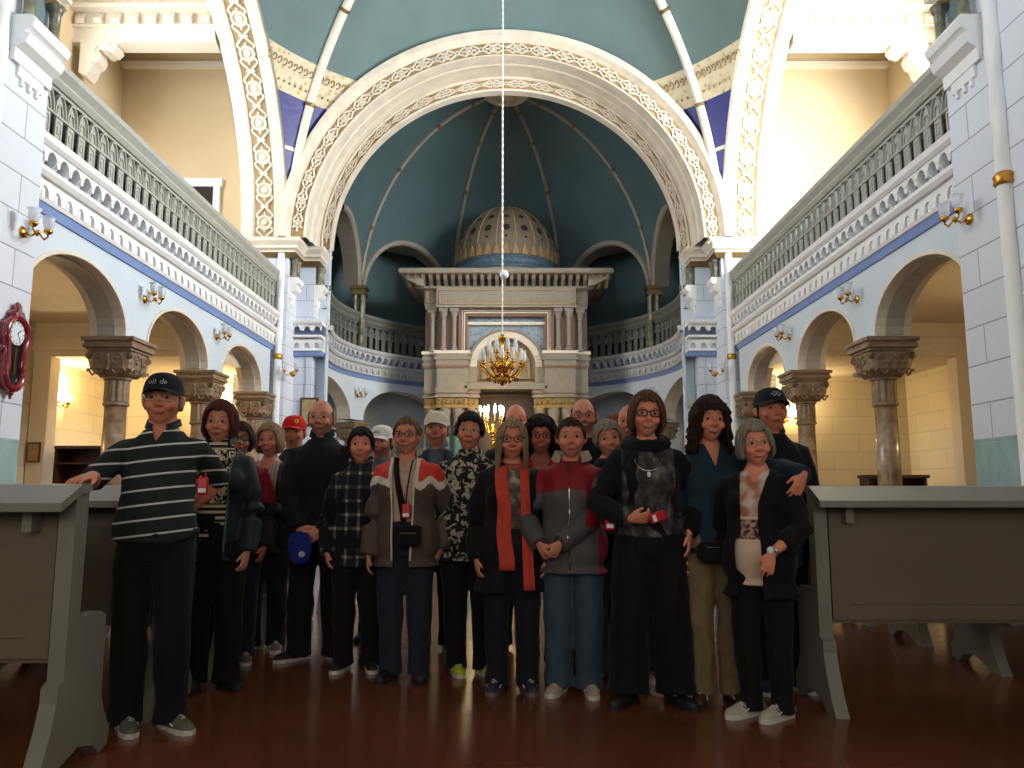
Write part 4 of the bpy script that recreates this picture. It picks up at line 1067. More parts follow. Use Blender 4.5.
K_['black'] = cloth('black_cloth', C(20, 19, 21)); K_['black2'] = cloth('soft_black_knit', C(15, 15, 18), var=.3, bump=.6)
K_['blackjean'] = cloth('black_trouser_cloth', C(18, 17, 20)); K_['navy'] = cloth('navy_cloth', C(24, 27, 36)); K_['jeans'] = cloth('dark_blue_denim', C(34, 40, 52))
K_['ltjeans'] = cloth('blue_denim', C(58, 74, 88), var=.25); K_['khaki'] = cloth('khaki_cotton', C(120, 104, 76), var=.2); K_['greyp'] = cloth('grey_trouser_cloth', C(92, 90, 90))
K_['dkgreen'] = cloth('dark_green_shell', C(30, 44, 46), .55); K_['green'] = cloth('sea_green_piping', C(84, 130, 112)); K_['crimson'] = cloth('crimson_shell', C(132, 22, 38), .6)
K_['red'] = cloth('red_cloth', C(176, 36, 40)); K_['coral'] = cloth('coral_scarf_cloth', C(196, 72, 58)); K_['brown'] = cloth('taupe_brown_shell', C(84, 70, 62), .6); K_['stone'] = cloth('stone_hood_lining', C(158, 146, 126))
K_['offwhite'] = cloth('off_white_cloth', C(214, 204, 188)); K_['greyj'] = cloth('graphite_shell', C(82, 80, 82), .6); K_['teal'] = cloth('dark_teal_knit', C(26, 50, 64)); K_['peach'] = cloth('peach_blouse', C(226, 190, 160))
K_['slate'] = cloth('slate_shirt', C(84, 96, 110)); K_['maroon'] = cloth('maroon_top', C(104, 34, 36)); K_['white'] = cloth('white_cotton', C(220, 218, 212)); K_['orange'] = cloth('orange_red_shell', C(206, 62, 40), .6)
K_['royal'] = cloth('blue_cap_cloth', C(30, 46, 130)); K_['redcap'] = cloth('red_cap_cloth', C(200, 28, 34)); K_['darkcap'] = cloth('dark_navy_cap_cloth', C(26, 30, 40)); K_['yellow'] = cloth('yellow_badge', C(230, 190, 40)); K_['pewter'] = cloth('pewter_thread', C(170, 175, 180))
K_['darkgrey'] = cloth('dark_grey_jacket', C(44, 44, 48)); K_['pink'] = cloth('dusty_pink_top', C(190, 120, 110))
W_, Kb = C(206, 210, 204), C(36, 46, 42)
K_['stripe'] = pattern('dark_polo_white_stripes', lambda s: s.mix(s.math('LESS_THAN', frac(s, s.math('ADD', xyz(s)['Z'], s.math('MULTIPLY', xyz(s)['X'], -.12)), .072), .13), Kb, W_))
def jacq(s):
    o = xyz(s); v = s.coord((1, 1, .8)); n = s.new('ShaderNodeTexNoise', Scale=26.0, Detail=1.0, Distortion=2.5); s.link(v, n.inputs['Vector'])
    f = s.math('GREATER_THAN', n.outputs['Fac'], .52); c = s.mix(f, C(26, 24, 26), C(216, 202, 170))
    cen = s.math('LESS_THAN', s.math('ABSOLUTE', s.math('ADD', o['X'], -.0)), .011); c = s.mix(cen, c, C(216, 202, 170))
    st = s.mix(s.math('LESS_THAN', frac(s, o['Z'], .034), .5), C(26, 24, 26), C(216, 202, 170))
    c = s.mix(s.math('LESS_THAN', o['Z'], 1.08), c, st); return s.mix(s.math('GREATER_THAN', o['Z'], 1.405), c, st)
K_['jacquard'] = pattern('black_cream_jacquard', jacq)
def plaid(s):
    o = xyz(s); a = s.math('LESS_THAN', frac(s, o['Z'], .09), .22); b = s.math('LESS_THAN', frac(s, o['X'], .08), .22); n = s.noise(s.coord(), 7, 3)
    m = s.math('MULTIPLY', s.math('ADD', a, b), s.math('MULTIPLY', n, .5)); return s.ramp(m, [(0, C(26, 26, 30)), (.25, C(60, 60, 62)), (.5, C(168, 160, 148))])
K_['plaid'] = pattern('black_grey_plaid', plaid)
def leo(s):
    v = s.coord((1, 1, 1)); vo = s.new('ShaderNodeTexNoise', Scale=17.0, Detail=1.5, Distortion=1.6); s.link(v, vo.inputs['Vector'])
    return s.ramp(vo.outputs['Fac'], [(.0, C(24, 24, 24)), (.52, C(30, 30, 30)), (.56, C(150, 144, 124)), (.64, C(186, 178, 156)), (.72, C(110, 106, 92))])
K_['leopard'] = pattern('black_cream_animal_print', leo)
K_['mottle'] = pattern('grey_black_mottled_blouse', lambda s: s.ramp(s.noise(s.coord((1, 1, .6)), 13, 5, .7), [(.4, C(34, 32, 33)), (.55, C(76, 72, 72)), (.72, C(134, 128, 124))]))
K_['floral'] = pattern('taupe_floral_top', lambda s: s.ramp(s.noise(s.coord(), 16, 2), [(.4, C(74, 66, 56)), (.55, C(112, 102, 86)), (.68, C(170, 160, 138))]))
K_['pleat'] = pattern('beige_pleated_blouse', lambda s: s.mix(s.math('LESS_THAN', frac(s, xyz(s)['X'], .022), .3), C(176, 160, 146), C(124, 110, 100)))
K_['strtop'] = pattern('grey_white_striped_top', lambda s: s.mix(s.math('LESS_THAN', frac(s, xyz(s)['Z'], .03), .5), C(60, 60, 66), C(180, 178, 176)))
K_['rosetop'] = pattern('cream_top_with_rose_print', lambda s: s.ramp(s.noise(s.coord((1, 1, 1)), 8, 3), [(.42, C(190, 176, 152)), (.55, C(196, 160, 140)), (.66, C(170, 84, 78))]))
def peach(s):
    o = xyz(s); c = s.mix(s.math('LESS_THAN', s.math('ABSOLUTE', s.math('ADD', o['Z'], -.955)), .05), C(222, 194, 170), s.ramp(s.noise(s.coord(), 40, 2), [(.4, C(60, 40, 44)), (.6, C(190, 160, 140))]))
    return s.mix(s.math('GREATER_THAN', o['Z'], 1.02), c, s.ramp(s.noise(s.coord(), 9, 3), [(.42, C(216, 204, 192)), (.6, C(170, 112, 84))]))
K_['lacetop'] = pattern('peach_lace_trim_top', peach)
HAIRM = {}
def hair_mat(name, a, b):
    s = NT(name); v = s.coord((60, 60, 5)); n = s.noise(v, 1.6, 4)
    s.link(s.ramp(n, [(.3, a), (.7, b)]), s.b.inputs['Base Color']); s.b.inputs['Roughness'].default_value = .72; s.b.inputs['Specular IOR Level'].default_value = .15; s.bump(n, .8, .01); HAIRM[name] = s.m
for nm, a, b in (('auburn', C(44, 20, 16), C(92, 44, 34)), ('darkbrown', C(26, 17, 14), C(58, 38, 30)), ('black', C(12, 11, 12), C(34, 30, 30)), ('blondgrey', C(104, 84, 62), C(164, 140, 108)), ('ash', C(92, 80, 64), C(150, 130, 104)),
                 ('grey', C(100, 94, 82), C(160, 152, 136)), ('brown', C(56, 38, 28), C(108, 76, 54)), ('copper', C(72, 36, 22), C(128, 74, 46)), ('greyshort', C(120, 112, 100), C(170, 160, 146)), ('saltbrown', C(70, 54, 42), C(120, 98, 78))): hair_mat(nm, a, b)
EYEW = simple('eye_white', C(176, 166, 158), .25, var=0); IRIS = simple('dark_iris', C(44, 28, 20), .2, var=0); LENS = simple('dark_lens', C(28, 16, 16), .08, var=0)
FRAMES = {'black': simple('black_spectacle_frame', C(16, 14, 15), .25, var=0), 'metal': M['chrome'], 'brown': simple('tortoise_frame', C(60, 30, 22), .25, var=.2)}
RUB = {k: simple('shoe_'+k, c, .6, var=.12, nscale=20) for k, c in (('black', C(22, 21, 22)), ('white', C(206, 202, 194)), ('cream', C(176, 160, 140)), ('olive', C(96, 96, 84)), ('grey', C(100, 96, 94)), ('neon', C(178, 196, 40)), ('navy', C(44, 44, 66)), ('maroon', C(70, 40, 36)), ('silver', C(176, 172, 160)), ('redsole', C(150, 40, 44)))}
LACE = cloth('white_lace_cord', C(210, 206, 196))

def ik(S, W, a, b, pole):
    d = W-S; L = d.length; mx = (a+b)*.995
    if L > mx: W = S+d*(mx/L); d = W-S; L = mx
    x = (a*a-b*b+L*L)/(2*L); h = math.sqrt(max(0, a*a-x*x)); u = d.normalized(); p = pole-u*pole.dot(u)
    p = p.normalized() if p.length > 1e-5 else Vector((0, 1, 0)); return S+u*x+p*h, W
TOR = [(.455, .074, .055, 0), (.49, .092, .066, .004), (.53, .100, .070, .005), (.57, .096, .066, .0), (.615, .084, .060, -.002), (.66, .086, .062, -.002), (.71, .094, .067, -.002), (.75, .096, .066, .002), (.78, .090, .060, .004), (.80, .078, .053, .006), (.818, .060, .046, .008), (.836, .044, .040, .008), (.855, .036, .036, .008)]
def torso_rings(P, infl, z0, z1, hemflare=0.0):
    H = P['H']; wf = P.get('wf', 1.0); be = P.get('belly', 0.0); out = []
    zs = [z0]+[t[0] for t in TOR if z0+.008 < t[0] < z1-.004]+[z1]
    for z in zs:
        for a, b in zip(TOR, TOR[1:]):
            if a[0] <= z <= b[0]: k = (z-a[0])/(b[0]-a[0]); v = [p+(q-p)*k for p, q in zip(a, b)]; break
        else: v = list(TOR[0] if z < TOR[0][0] else TOR[-1])
        if z < TOR[0][0]: v[1] = .094; v[2] = .066
        g = math.exp(-((z-.60)/.085)**2)*be
        w = wf if z < .83 else 1.0
        rx = v[1]*w*H+g*.5+infl; ry = v[2]*(1+(w-1)*.8)*H+g+infl; yo = v[3]*H-g*.55
        if z < .60: e = hemflare*(.60-z)/.15; rx += e; ry += e
        out.append((Vector((0, yo, z*H)), rx, ry))
    return out
def front_y(P, x, z, infl=0.0):
    if P.get('surf'):
        ys = [h[0].y for h in (t.ray_cast(Vector((x, -1.0, z)), Vector((0, 1, 0))) for t in P['surf']) if h[0] is not None and h[0].y < .05]
        if ys: return min(ys)-.008
    H = P['H']; r = torso_rings(P, infl, max(.40, z/H-.001), z/H+.001); c, rx, ry = r[0]
    k = min(.98, abs(x)/rx); y = c.y-ry*math.sqrt(1-k*k)
    if P.get('bust'):
        for s in (-1, 1):
            d = ((x-s*.047*H)**2+((z-.727*H)*.9)**2)/(.045*H)**2
            if d < 1: y = min(y, -(.058*H+P['bust'])*(1) - .03*H*math.sqrt(1-d)+.01*H-infl)
    return y
def arm_chain(P, sd):
    """sd -1 = picture left, 1 = picture right"""
    H = P['H']; wf = P.get('wf', 1.0); S = Vector((sd*((.089 if P.get("fem") else .101)*(.5+.5*wf)+.002)*H, .006*H, .783*H))
    A = P.get('L' if sd < 0 else 'R', {}); W = A.get('w'); W = Vector(W) if W else Vector((sd*((.116 if P.get('fem') else .128)*wf+.01)*H, -.035*H, .480*H))
    pole = Vector(A.get('pole', (sd*.7, .8, -.4))); E, W = ik(S, W, .172*H, .150*H, pole)
    d = Vector(A.get('dir', (W-E)*1.0 if W is not None else (0, 0, -1))).normalized(); return S, E, W, d, A
def body(P, root, vox):
    H = P['H']; fem = P.get('fem'); hs = P.get('hs', 1.0)*(.45+.55*H/1.72)*(1.10 if fem else 1.13); bm = B()
    tr = torso_rings(P, 0, .478, .855); sk = lambda r: .009 if r[0].z < .79*H else .003
    tube(bm, [r[0] for r in tr], [(r[1]-sk(r), r[2]-sk(r)) for r in tr], 20)
    hz = H-.118*hs; P['hc'] = Vector((P.get('hx', 0), -.012*H+P.get('hy', 0), hz)); P['hs'] = hs
    R = Matrix.Rotation(math.radians(P.get('yaw', 0)), 3, 'Z')@Matrix.Rotation(math.radians(P.get('pitch', 0)), 3, 'X')@Matrix.Rotation(math.radians(P.get('roll', 0)), 3, 'Y'); P['hr'] = R
    hp = lambda x, y, z: P['hc']+R@(Vector((x, y, z))*hs); P['hp'] = hp
    nr = .031 if fem else .041
    tube(bm, [(0, .006*H, .815*H), (0, .004*H, .85*H), hp(0, .022, -.075), hp(0, .02, -.03)], [(.055*H, .040*H), (nr*H, nr*H), (nr*H*.98, nr*H), (.05*hs, .05*hs)], 14)
    def head(a, t):
        x, y, z = .0735*sin(t)*sin(a), -.097*sin(t)*cos(a), .116*cos(t); k = z/.116
        if k < 0:
            x *= 1-(.36 if fem else .26)*k*k; y *= (1-.45*k*k) if y > 0 else (1-.10*k*k)
        if y < 0: y = y*.94 if k < .2 else y*(.94-.06*(k-.2))
        for ex in (-.032, .032):
            if y < 0: g = math.exp(-(((x-ex)/.017)**2+((z-.006)/.013)**2)); y += .010*g
        if y < 0: y -= .004*math.exp(-((z-.030)/.010)**2)*(abs(x) < .055); y -= .006*math.exp(-((x/.022)**2+((z+.094)/.016)**2))
        return hp(x, y, z)
    T = lins(.03, PI-.03, 26); rows = grid(bm, lambda t, a: head(a, t), T, [2*PI*k/36 for k in range(36)], closev=True)
    bm.faces.new(rows[0][::-1]); bm.faces.new(rows[-1])
    tube(bm, [hp(0, -.084, .026), hp(0, -.096, .0), hp(0, -.109, -.022), hp(0, -.098, -.036)], [(.009*hs, .010*hs), (.010*hs, .012*hs), (.015*hs, .014*hs), (.014*hs, .008*hs)], 10)
    for s in (-1, 1):
        ball(bm, hp(s*.012, -.098, -.030), .009*hs, 8, 6); ball(bm, hp(s*.040, -.062, -.026), (.024*hs,)*3, 10, 8)
    ball(bm, hp(0, -.083, -.054), (.027*hs, .010*hs, .006*hs), 10, 6); ball(bm, hp(0, -.081, -.063), (.022*hs, .010*hs, .006*hs), 10, 6)
    for s in (-1, 1):
        pts = [hp(s*.074, .004, -.026), hp(s*.082, .008, -.01), hp(s*.084, .014, .012), hp(s*.078, .010, .026)]; tube(bm, pts, [(.012*hs, .009*hs), (.017*hs, .009*hs), (.018*hs, .009*hs), (.010*hs, .008*hs)], 8, up=Vector((1, 0, 0)))
    for s in (-1, 1):
        S, E, W, d, A = arm_chain(P, s); m = S+(E-S)*.45
        tube(bm, [S-Vector((s*.03*H, 0, -.004*H)), S+Vector((s*.002*H, 0, -.004*H)), m, E, E+(W-E)*.3, W], [.026*H, .028*H, .026*H, .0225*H, .0235*H, (.0175*H, .0135*H)], 12)
        hand(bm, P, W, d, Vector(A.get('palm', (-s*1, .25, 0))), A.get('curl', 22), s, A.get('spread', 1.0), A.get('pinch', 0))
        lg = legs(P, s); tube(bm, lg[0], [r*H for r in (.046, .044, .031, .030, .021, .020)], 12); F = lg[0][-1]; ya = math.radians(s*P.get('toe', 14)+P.get('feetyaw', 0)); fx = Vector((sin(ya), -cos(ya), 0)); kf = .9 if fem else 1; tube(bm, [F+Vector((0, .03, -.035))*kf, F+Vector((0, 0, -.03)), F+fx*.05*kf+Vector((0, 0, -.042)), F+fx*.11*kf+Vector((0, 0, -.052))], [(.022, .02), (.024, .024), (.026, .017), (.024, .010)], 8)
    me = remesh(bm, vox, 2, .45); co_ = mesh_np(me)
    # colour: skin, lips, brows, hairline stubble
    base = np.array(P.get('skin', C(178, 126, 100))[:3])*np.array([1.22, 1.03, .94]); col = np.ones((len(co_), 4), np.float32); col[:, :3] = base
    q = (co_-np.array(P['hc']))@np.array(R)/hs; x, y, z = q[:, 0], q[:, 1], q[:, 2]; fr = (y < -.03) & (abs(x) < .08) & (abs(z) < .12)
    def blend(m, c, w=1.0): m = (np.clip(m, 0, 1)*w)[:, None]; col[:, :3] = col[:, :3]*(1-m)+np.array(c[:3])*m
    red = (base*np.array([1.12, .72, .68])); g = np.exp(-(((abs(x)-.04)/.022)**2+((z+.022)/.02)**2))+np.exp(-((x/.015)**2+((z+.024)/.015)**2)); blend(g*fr, red, .45)
    blend((np.exp(-((x/.022)**2+((z+.059)/.0085)**2)**2))*fr, C(150, 62, 60) if fem else C(150, 84, 76), .85)
    if P.get('smile'): blend((np.exp(-((x/.019)**2+((z+.0585-6*x*x)/.0030)**2)**2))*fr, C(205, 196, 184), .8)
    bz = .029+.004*(1-(abs(x)-.032)**2/.0004); blend((np.exp(-(((abs(x)-.032)/.018)**2+((z-bz)/.0045)**2)**2))*fr, P.get('brow', C(60, 42, 34)), .75)
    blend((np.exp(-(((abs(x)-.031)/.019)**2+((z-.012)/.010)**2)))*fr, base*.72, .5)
    if P.get('beard'): blend(((z < -.035) & (z > -.12) & (y < .02) & (abs(x) < .07) & ~((abs(x) < .02) & (abs(z+.059) < .01)))*1.0, C(*P['beard']), .55)
    at = me.color_attributes.new('Col', 'FLOAT_COLOR', 'POINT'); at.data.foreach_set('color', col.ravel())
    o = finish(me, 'body', SKIN, root)
    # eyes
    for s in (-1, 1):
        bm = B(); c = hp(s*.0315, -.0735, .006); ball(bm, (0, 0, 0), (.0125*hs, .011*hs, .0075*hs), 12, 10, 0)
        for f in bm.faces:
            m = f.calc_center_median()
            if m.x**2+m.z**2 < (.0080*hs)**2 and m.y < 0: f.material_index = 1
        e = obj('eye', bm, [EYEW, IRIS], root, True); e.location = c; e.rotation_euler = R.to_euler()
    return o
def legs(P, s):
    H = P['H']; st = P.get('stance', .055)*H; fy = P.get('stepL' if s < 0 else 'stepR', (0, 0))
    hip = Vector((s*.050*H, .004*H, .505*H)); an = Vector((s*st+fy[0], .018*H+fy[1], .048*H)); kn = hip.lerp(an, .5)+Vector((s*.006, -.02, .01))
    pts = [hip, hip.lerp(kn, .35), kn, kn.lerp(an, .3), an+Vector((0, 0, .03*H)), an]; return pts, an
def hand(bm, P, W, d, palm, curl, s, spread=1.0, pinch=0):
    H = P['H']; k = H/1.74*(.92 if P.get('fem') else 1.0); d = d.normalized(); pn = (palm-d*palm.dot(d)).normalized(); sd = pn.cross(d)
    # thumb side: for the picture-right arm hanging down with palm inwards the thumb points to the camera (-y)
    th = sd if sd.dot(Vector((0, -1, .3))) > 0 else -sd
    if 'thumb' in P.get('L' if s < 0 else 'R', {}): tv = Vector(P['L' if s < 0 else 'R']['thumb']); th = sd if sd.dot(tv) > 0 else -sd
    pts = [W-d*.02*k, W+d*.015*k, W+d*.05*k+pn*.004*k, W+d*.088*k+pn*.008*k]
    tube(bm, pts, [(.026*k, .019*k), (.029*k, .019*k), (.040*k, .0165*k), (.039*k, .013*k)], 12, up=pn)
    K = W+d*.082*k+pn*.006*k
    for i, (o, L) in enumerate(((.031, .070), (.0105, .080), (-.0105, .074), (-.030, .058))):
        b = K+th*o*k*1.04; dr = (d+th*(o*3.2*spread)).normalized(); pts = [b-dr*.015*k, b]; ang = 0
        for j, f in enumerate((.44, .32, .24)):
            ang += math.radians(curl*(.75, 1.25, .8)[j]*(1+.08*i)); v = dr*cos(ang)+pn*sin(ang); pts.append(pts[-1]+v*L*f*k)
        tube(bm, pts, [r*k for r in (.0092, .0092, .0086, .0080, .0066)], 8)
    b = W+d*.022*k+th*.024*k; t1 = (d*.62+th*.62+pn*.35).normalized(); t2 = (d*.85+th*.25+pn*(.35+pinch)).normalized()
    tube(bm, [b-t1*.01*k, b+t1*.030*k, b+t1*.036*k+t2*.024*k, b+t1*.036*k+t2*.050*k], [r*k for r in (.014, .0115, .0098, .0076)], 8)
def wrinkle(me, amp, f=(9, 9, 4.5), seed=0, it=1):
    nrm = [v.normal.copy() for v in me.vertices]
    for v, n in zip(me.vertices, nrm):
        c = v.co; k = noise.noise((c.x*f[0]+seed, c.y*f[1]+c.z*2, c.z*f[2]-seed)); k2 = noise.noise((c.x*22+seed, c.y*22, c.z*9+c.x*8))
        v.co = c+n*(amp*max(-.25, k*1.4+.6*k2))
def garment(P, root, name, mats, infl=.012, hem=.50, top=.842, sleeve=1.0, sinf=None, fn=None, open_fn=None, vox=.011, wr=.009, hemflare=.0, cuff=None, label=None, bag=0.0):
    H = P['H']; bm = B(); rr = torso_rings(P, infl, hem, top, hemflare)
    tube(bm, [r[0] for r in rr], [(r[1], r[2]) for r in rr], 24)
    if P.get('bust'):
        for s in (-1, 1): ball(bm, (s*.043*H, -.030*H-P['bust']*.35, .715*H), (.050*H+infl*.5, .036*H+infl*.8+P['bust']*.55, .056*H+infl*.5), 14, 10)
    si = infl if sinf is None else sinf
    if sleeve:
        for s in (-1, 1):
            S, E, W, d, A = arm_chain(P, s); 
            chain = [S-Vector((s*.045*H, 0, -.006*H)), S+Vector((0, 0, -.004*H)), S+(E-S)*.35, S+(E-S)*.7, E, E+(W-E)*.3, E+(W-E)*.65, W+(W-E)*.03]; rad = [.026*H, .030*H, .030*H, .028*H, .0275*H, .027*H, .0245*H, .022*H]
            n = len(chain) if sleeve >= 1 else max(3, int(2+sleeve*6))
            tube(bm, chain[:n], [r+si*.75 for r in rad[:n]], 14)
    me = remesh(bm, vox, 6 if P.get('bust') else 4, .6)
    if wr: wrinkle(me, wr, seed=P['seed'])
    P.setdefault('surf', []).append(BVHTree.FromPolygons([v.co.copy() for v in me.vertices], [tuple(p.vertices) for p in me.polygons]))
    if fn or open_fn:
        b2 = bmesh.new(); b2.from_mesh(me); dele = []
        for f in b2.faces:
            c = f.calc_center_median()
            if open_fn and c.y < .02*H and open_fn(c.x, c.z, H): dele.append(f); continue
            if fn: f.material_index = fn(c, H)
        if dele:
            bmesh.ops.delete(b2, geom=dele, context='FACES')
            bv = {v: [e.other_vert(v) for e in v.link_edges if e.is_boundary] for v in b2.verts if v.is_boundary}
            for _ in range(8):
                nc = {v: (v.co*.4+(ns[0].co+ns[1].co)*.3) for v, ns in bv.items() if len(ns) == 2}
                for v, c in nc.items(): v.co = c
        b2.to_mesh(me); b2.free()
    return finish(me, name, mats, root)
def trousers(P, root, mat, infl=.016, bottom=.0, fn=None, mats=None, top=.60, name='trousers', wide=0.0):
    H = P['H']; bm = B(); rr = torso_rings(P, infl, .456, top); tube(bm, [r[0] for r in rr], [(r[1], r[2]) for r in rr], 20)
    for s in (-1, 1):
        pts, an = legs(P, s); pts = pts[:-1]+[Vector((an.x, an.y-.01, .030+bottom))]
        tube(bm, pts, [(.054*H+infl), (.052*H+infl), (.038*H+infl+wide*.5), (.037*H+infl+wide*.8), (.031*H+infl+wide), (.036*H+infl+wide)], 16)
    me = remesh(bm, .012, 3, .6); wrinkle(me, .009, (9, 9, 7), P['seed']+5)
    if fn:
        for f in me.polygons: f.material_index = fn(f.center, H)
    return finish(me, name, mats or mat, root)
def shoe(P, root, s, upper, sole, lace=None, L=.27, low=False):
    pts, an = legs(P, s); k = (.96 if P.get('fem') else 1.06); yaw = s*P.get('toe', 14)+P.get('feetyaw', 0); R = Matrix.Rotation(math.radians(yaw), 3, 'Z')
    def T(x, y, z): return Vector((an.x, an.y, 0))+R@Vector((x*k, y*k, z))
    out = [(0, .085), (.026, .075), (.033, .04), (.031, -.01), (.040, -.08), (.042, -.12), (.030, -.165), (.0, -.185), (-.030, -.165), (-.042, -.12), (-.040, -.08), (-.031, -.01), (-.033, .04), (-.026, .075)]
    bm = B(); prism(bm, out, lambda p, q, t: T(p, q, t), 0.0, .024); so = (sole)
    bmesh.ops.recalc_face_normals(bm, faces=bm.faces)
    b1 = B(); ys = [.084, .07, .03, -.02, -.07, -.12, -.16, -.180]; w = [.012, .028, .034, .034, .039, .040, .031, .008]; h = [.05, .075, .075, .07, .055, .042, .032, .018]
    if low: h = [.04, .055, .05, .04, .045, .04, .032, .018]
    rows = [[b1.verts.new(T(w[i]*cos(PI*j/8), ys[i], .020+h[i]*sin(PI*j/8)**.8)) for j in range(9)] for i in range(8)]
    for a, b in zip(rows, rows[1:]):
        for j in range(8): b1.faces.new([a[j], b[j], b[j+1], a[j+1]])
    b1.faces.new(rows[0]); b1.faces.new(rows[-1][::-1]); o = obj('shoe', b1, upper, root, True); obj('sole', bm, sole, o)
    if lace:
        bl = B()
        for i in range(4):
            y = -.03-.022*i; z = .022+(.068-.0085*i); tube(bl, [T(-.022, y, z-.012), T(0, y-.006, z+.005), T(.022, y-.012, z-.010)], .0028, 5)
        for q in (-1, 1): tube(bl, [T(0, -.02, .1), T(q*.02, -.035, .105), T(q*.026, -.05, .085)], .0026, 5)
        for q in (-1, 1): tube(bl, [T(q*.036, .03, .03), T(q*.039, -.04, .055), T(q*.041, -.09, .035)], .004, 5)
        obj('laces', bl, lace, o)
    if P.get('accent'):
        ba = B()
        for q in (-1, 1):
            for y0, z0 in ((.05, .03), (.0, .03), (-.05, .028)): tube(ba, [T(q*.035, y0, z0), T(q*.034, y0-.02, z0+.02), T(q*.026, y0-.035, z0+.036)], .0045, 5)
            tube(ba, [T(q*.030, .08, .03), T(q*.02, .078, .055)], .006, 5)
        obj('side_stripes', ba, P['accent'], o)
    return o
def hair(P, root, style, mat, length=.0):
    hp = P['hp']; bm = B(); N = 60; V = 22
    def sm(x, a, b): t = max(0, min(1, (x-a)/(b-a))); return t*t*(3-2*t)
    st = dict(bob=(-.080, .070, 58, .024, .024), long=(-.20, .076, 54, .017, .020), short=(-.01, .060, 66, .012, 0), pixie=(-.022, .058, 62, .016, 0), curly=(-.10, .062, 56, .038, .03), crop=(.0, .068, 70, .009, 0), fringe=(-.035, .30, 74, .006, 0), page=(-.06, .056, 60, .022, .012), wavy=(-.13, .052, 56, .030, .034))[style]
    hem, front, A0, th, fl = st; hem -= length; sd = P['seed']
    def hemz(a):     # a degrees from front, 0..180
        return front-.006*sin(a*.2+sd)+(hem-front)*sm(a, A0-24, A0+8) - (.03*sm(a, 120, 180) if style in ('short', 'crop', 'fringe', 'pixie') else 0)
    part = P.get('part', 0)
    def outer(aa, v, off=0.0):
        a = abs((aa+180) % 360-180); zt = .116+th
        if style == 'fringe': z0 = .075-.04*(1-sm(a, 60, 120)); zb = min(hemz(a), z0-.004) if a > 66 else z0-.004
        else: z0 = zt; zb = hemz(a)
        z = z0+(zb-z0)*(sin(v*PI/2)**1.0 if style != 'fringe' else v)
        tt = max(-1, min(1, z/zt)); rr = math.sqrt(max(0, 1-tt*tt)) if z > 0 else 1.0
        drop = max(0, -z); e = 1+(fl/.08)*min(drop, .12)*1.0
        if hem > -.09: e *= 1-.25*sm(drop, .03, .10)*(style != 'curly')
        r = rr*e; t_ = th+off
        if style == 'fringe' and a < 70: r *= .8
        if style in ('short', 'crop', 'fringe', 'page', 'pixie'): r *= 1-.10*sm(drop, 0, .07)
        w = .007*noise.noise((cos(math.radians(aa))*2.5+sd, sin(math.radians(aa))*2.5, z*9))+.005*noise.noise((aa*.17, z*7, sd))+.0025*noise.noise((aa*.6, z*5, sd))
        if style == 'pixie': w += .010*noise.noise((aa*.11+sd, z*40, sd))
        if style in ('curly', 'wavy'): w += .024*noise.noise((cos(math.radians(aa))*r*4.2+sd, sin(math.radians(aa))*r*4.2, z*30))+.010*noise.noise((aa*.28, z*70, sd))
        x = (.076+t_+w)*r*sin(math.radians(aa)); y = -(.097+t_*(.75 if a < 60 else 1)+w)*r*cos(math.radians(aa))
        if part and a < 70 and z > .02: z += .004*sin((aa+part*20)*.12)
        return hp(x, y+.004, z)
    A = [360*k/N-180 for k in range(N)]; VV = lins(.02 if style != 'fringe' else 0, 1, V)
    o_ = [[bm.verts.new(outer(a, v)) for v in VV] for a in A]; i_ = [[bm.verts.new(P['hc']+(outer(a, v, -th*.6 if th > .01 else -.002)-P['hc'])*1.0 - (outer(a, v)-P['hp'](0, 0, VV and 0)).normalized()*.004) for v in VV] for a in A]
    for k in range(N):
        n = (k+1) % N
        for j in range(V):
            bm.faces.new([o_[k][j], o_[n][j], o_[n][j+1], o_[k][j+1]]); bm.faces.new([i_[k][j], i_[k][j+1], i_[n][j+1], i_[n][j]])
        bm.faces.new([o_[k][V], o_[n][V], i_[n][V], i_[k][V]])
        if style == 'fringe': bm.faces.new([o_[k][0], i_[k][0], i_[n][0], o_[n][0]])
    if style != 'fringe': bm.faces.new([o_[k][0] for k in range(N)]); bm.faces.new([i_[k][0] for k in range(N)][::-1])
    return obj('hair', bm, HAIRM[mat], root, True)
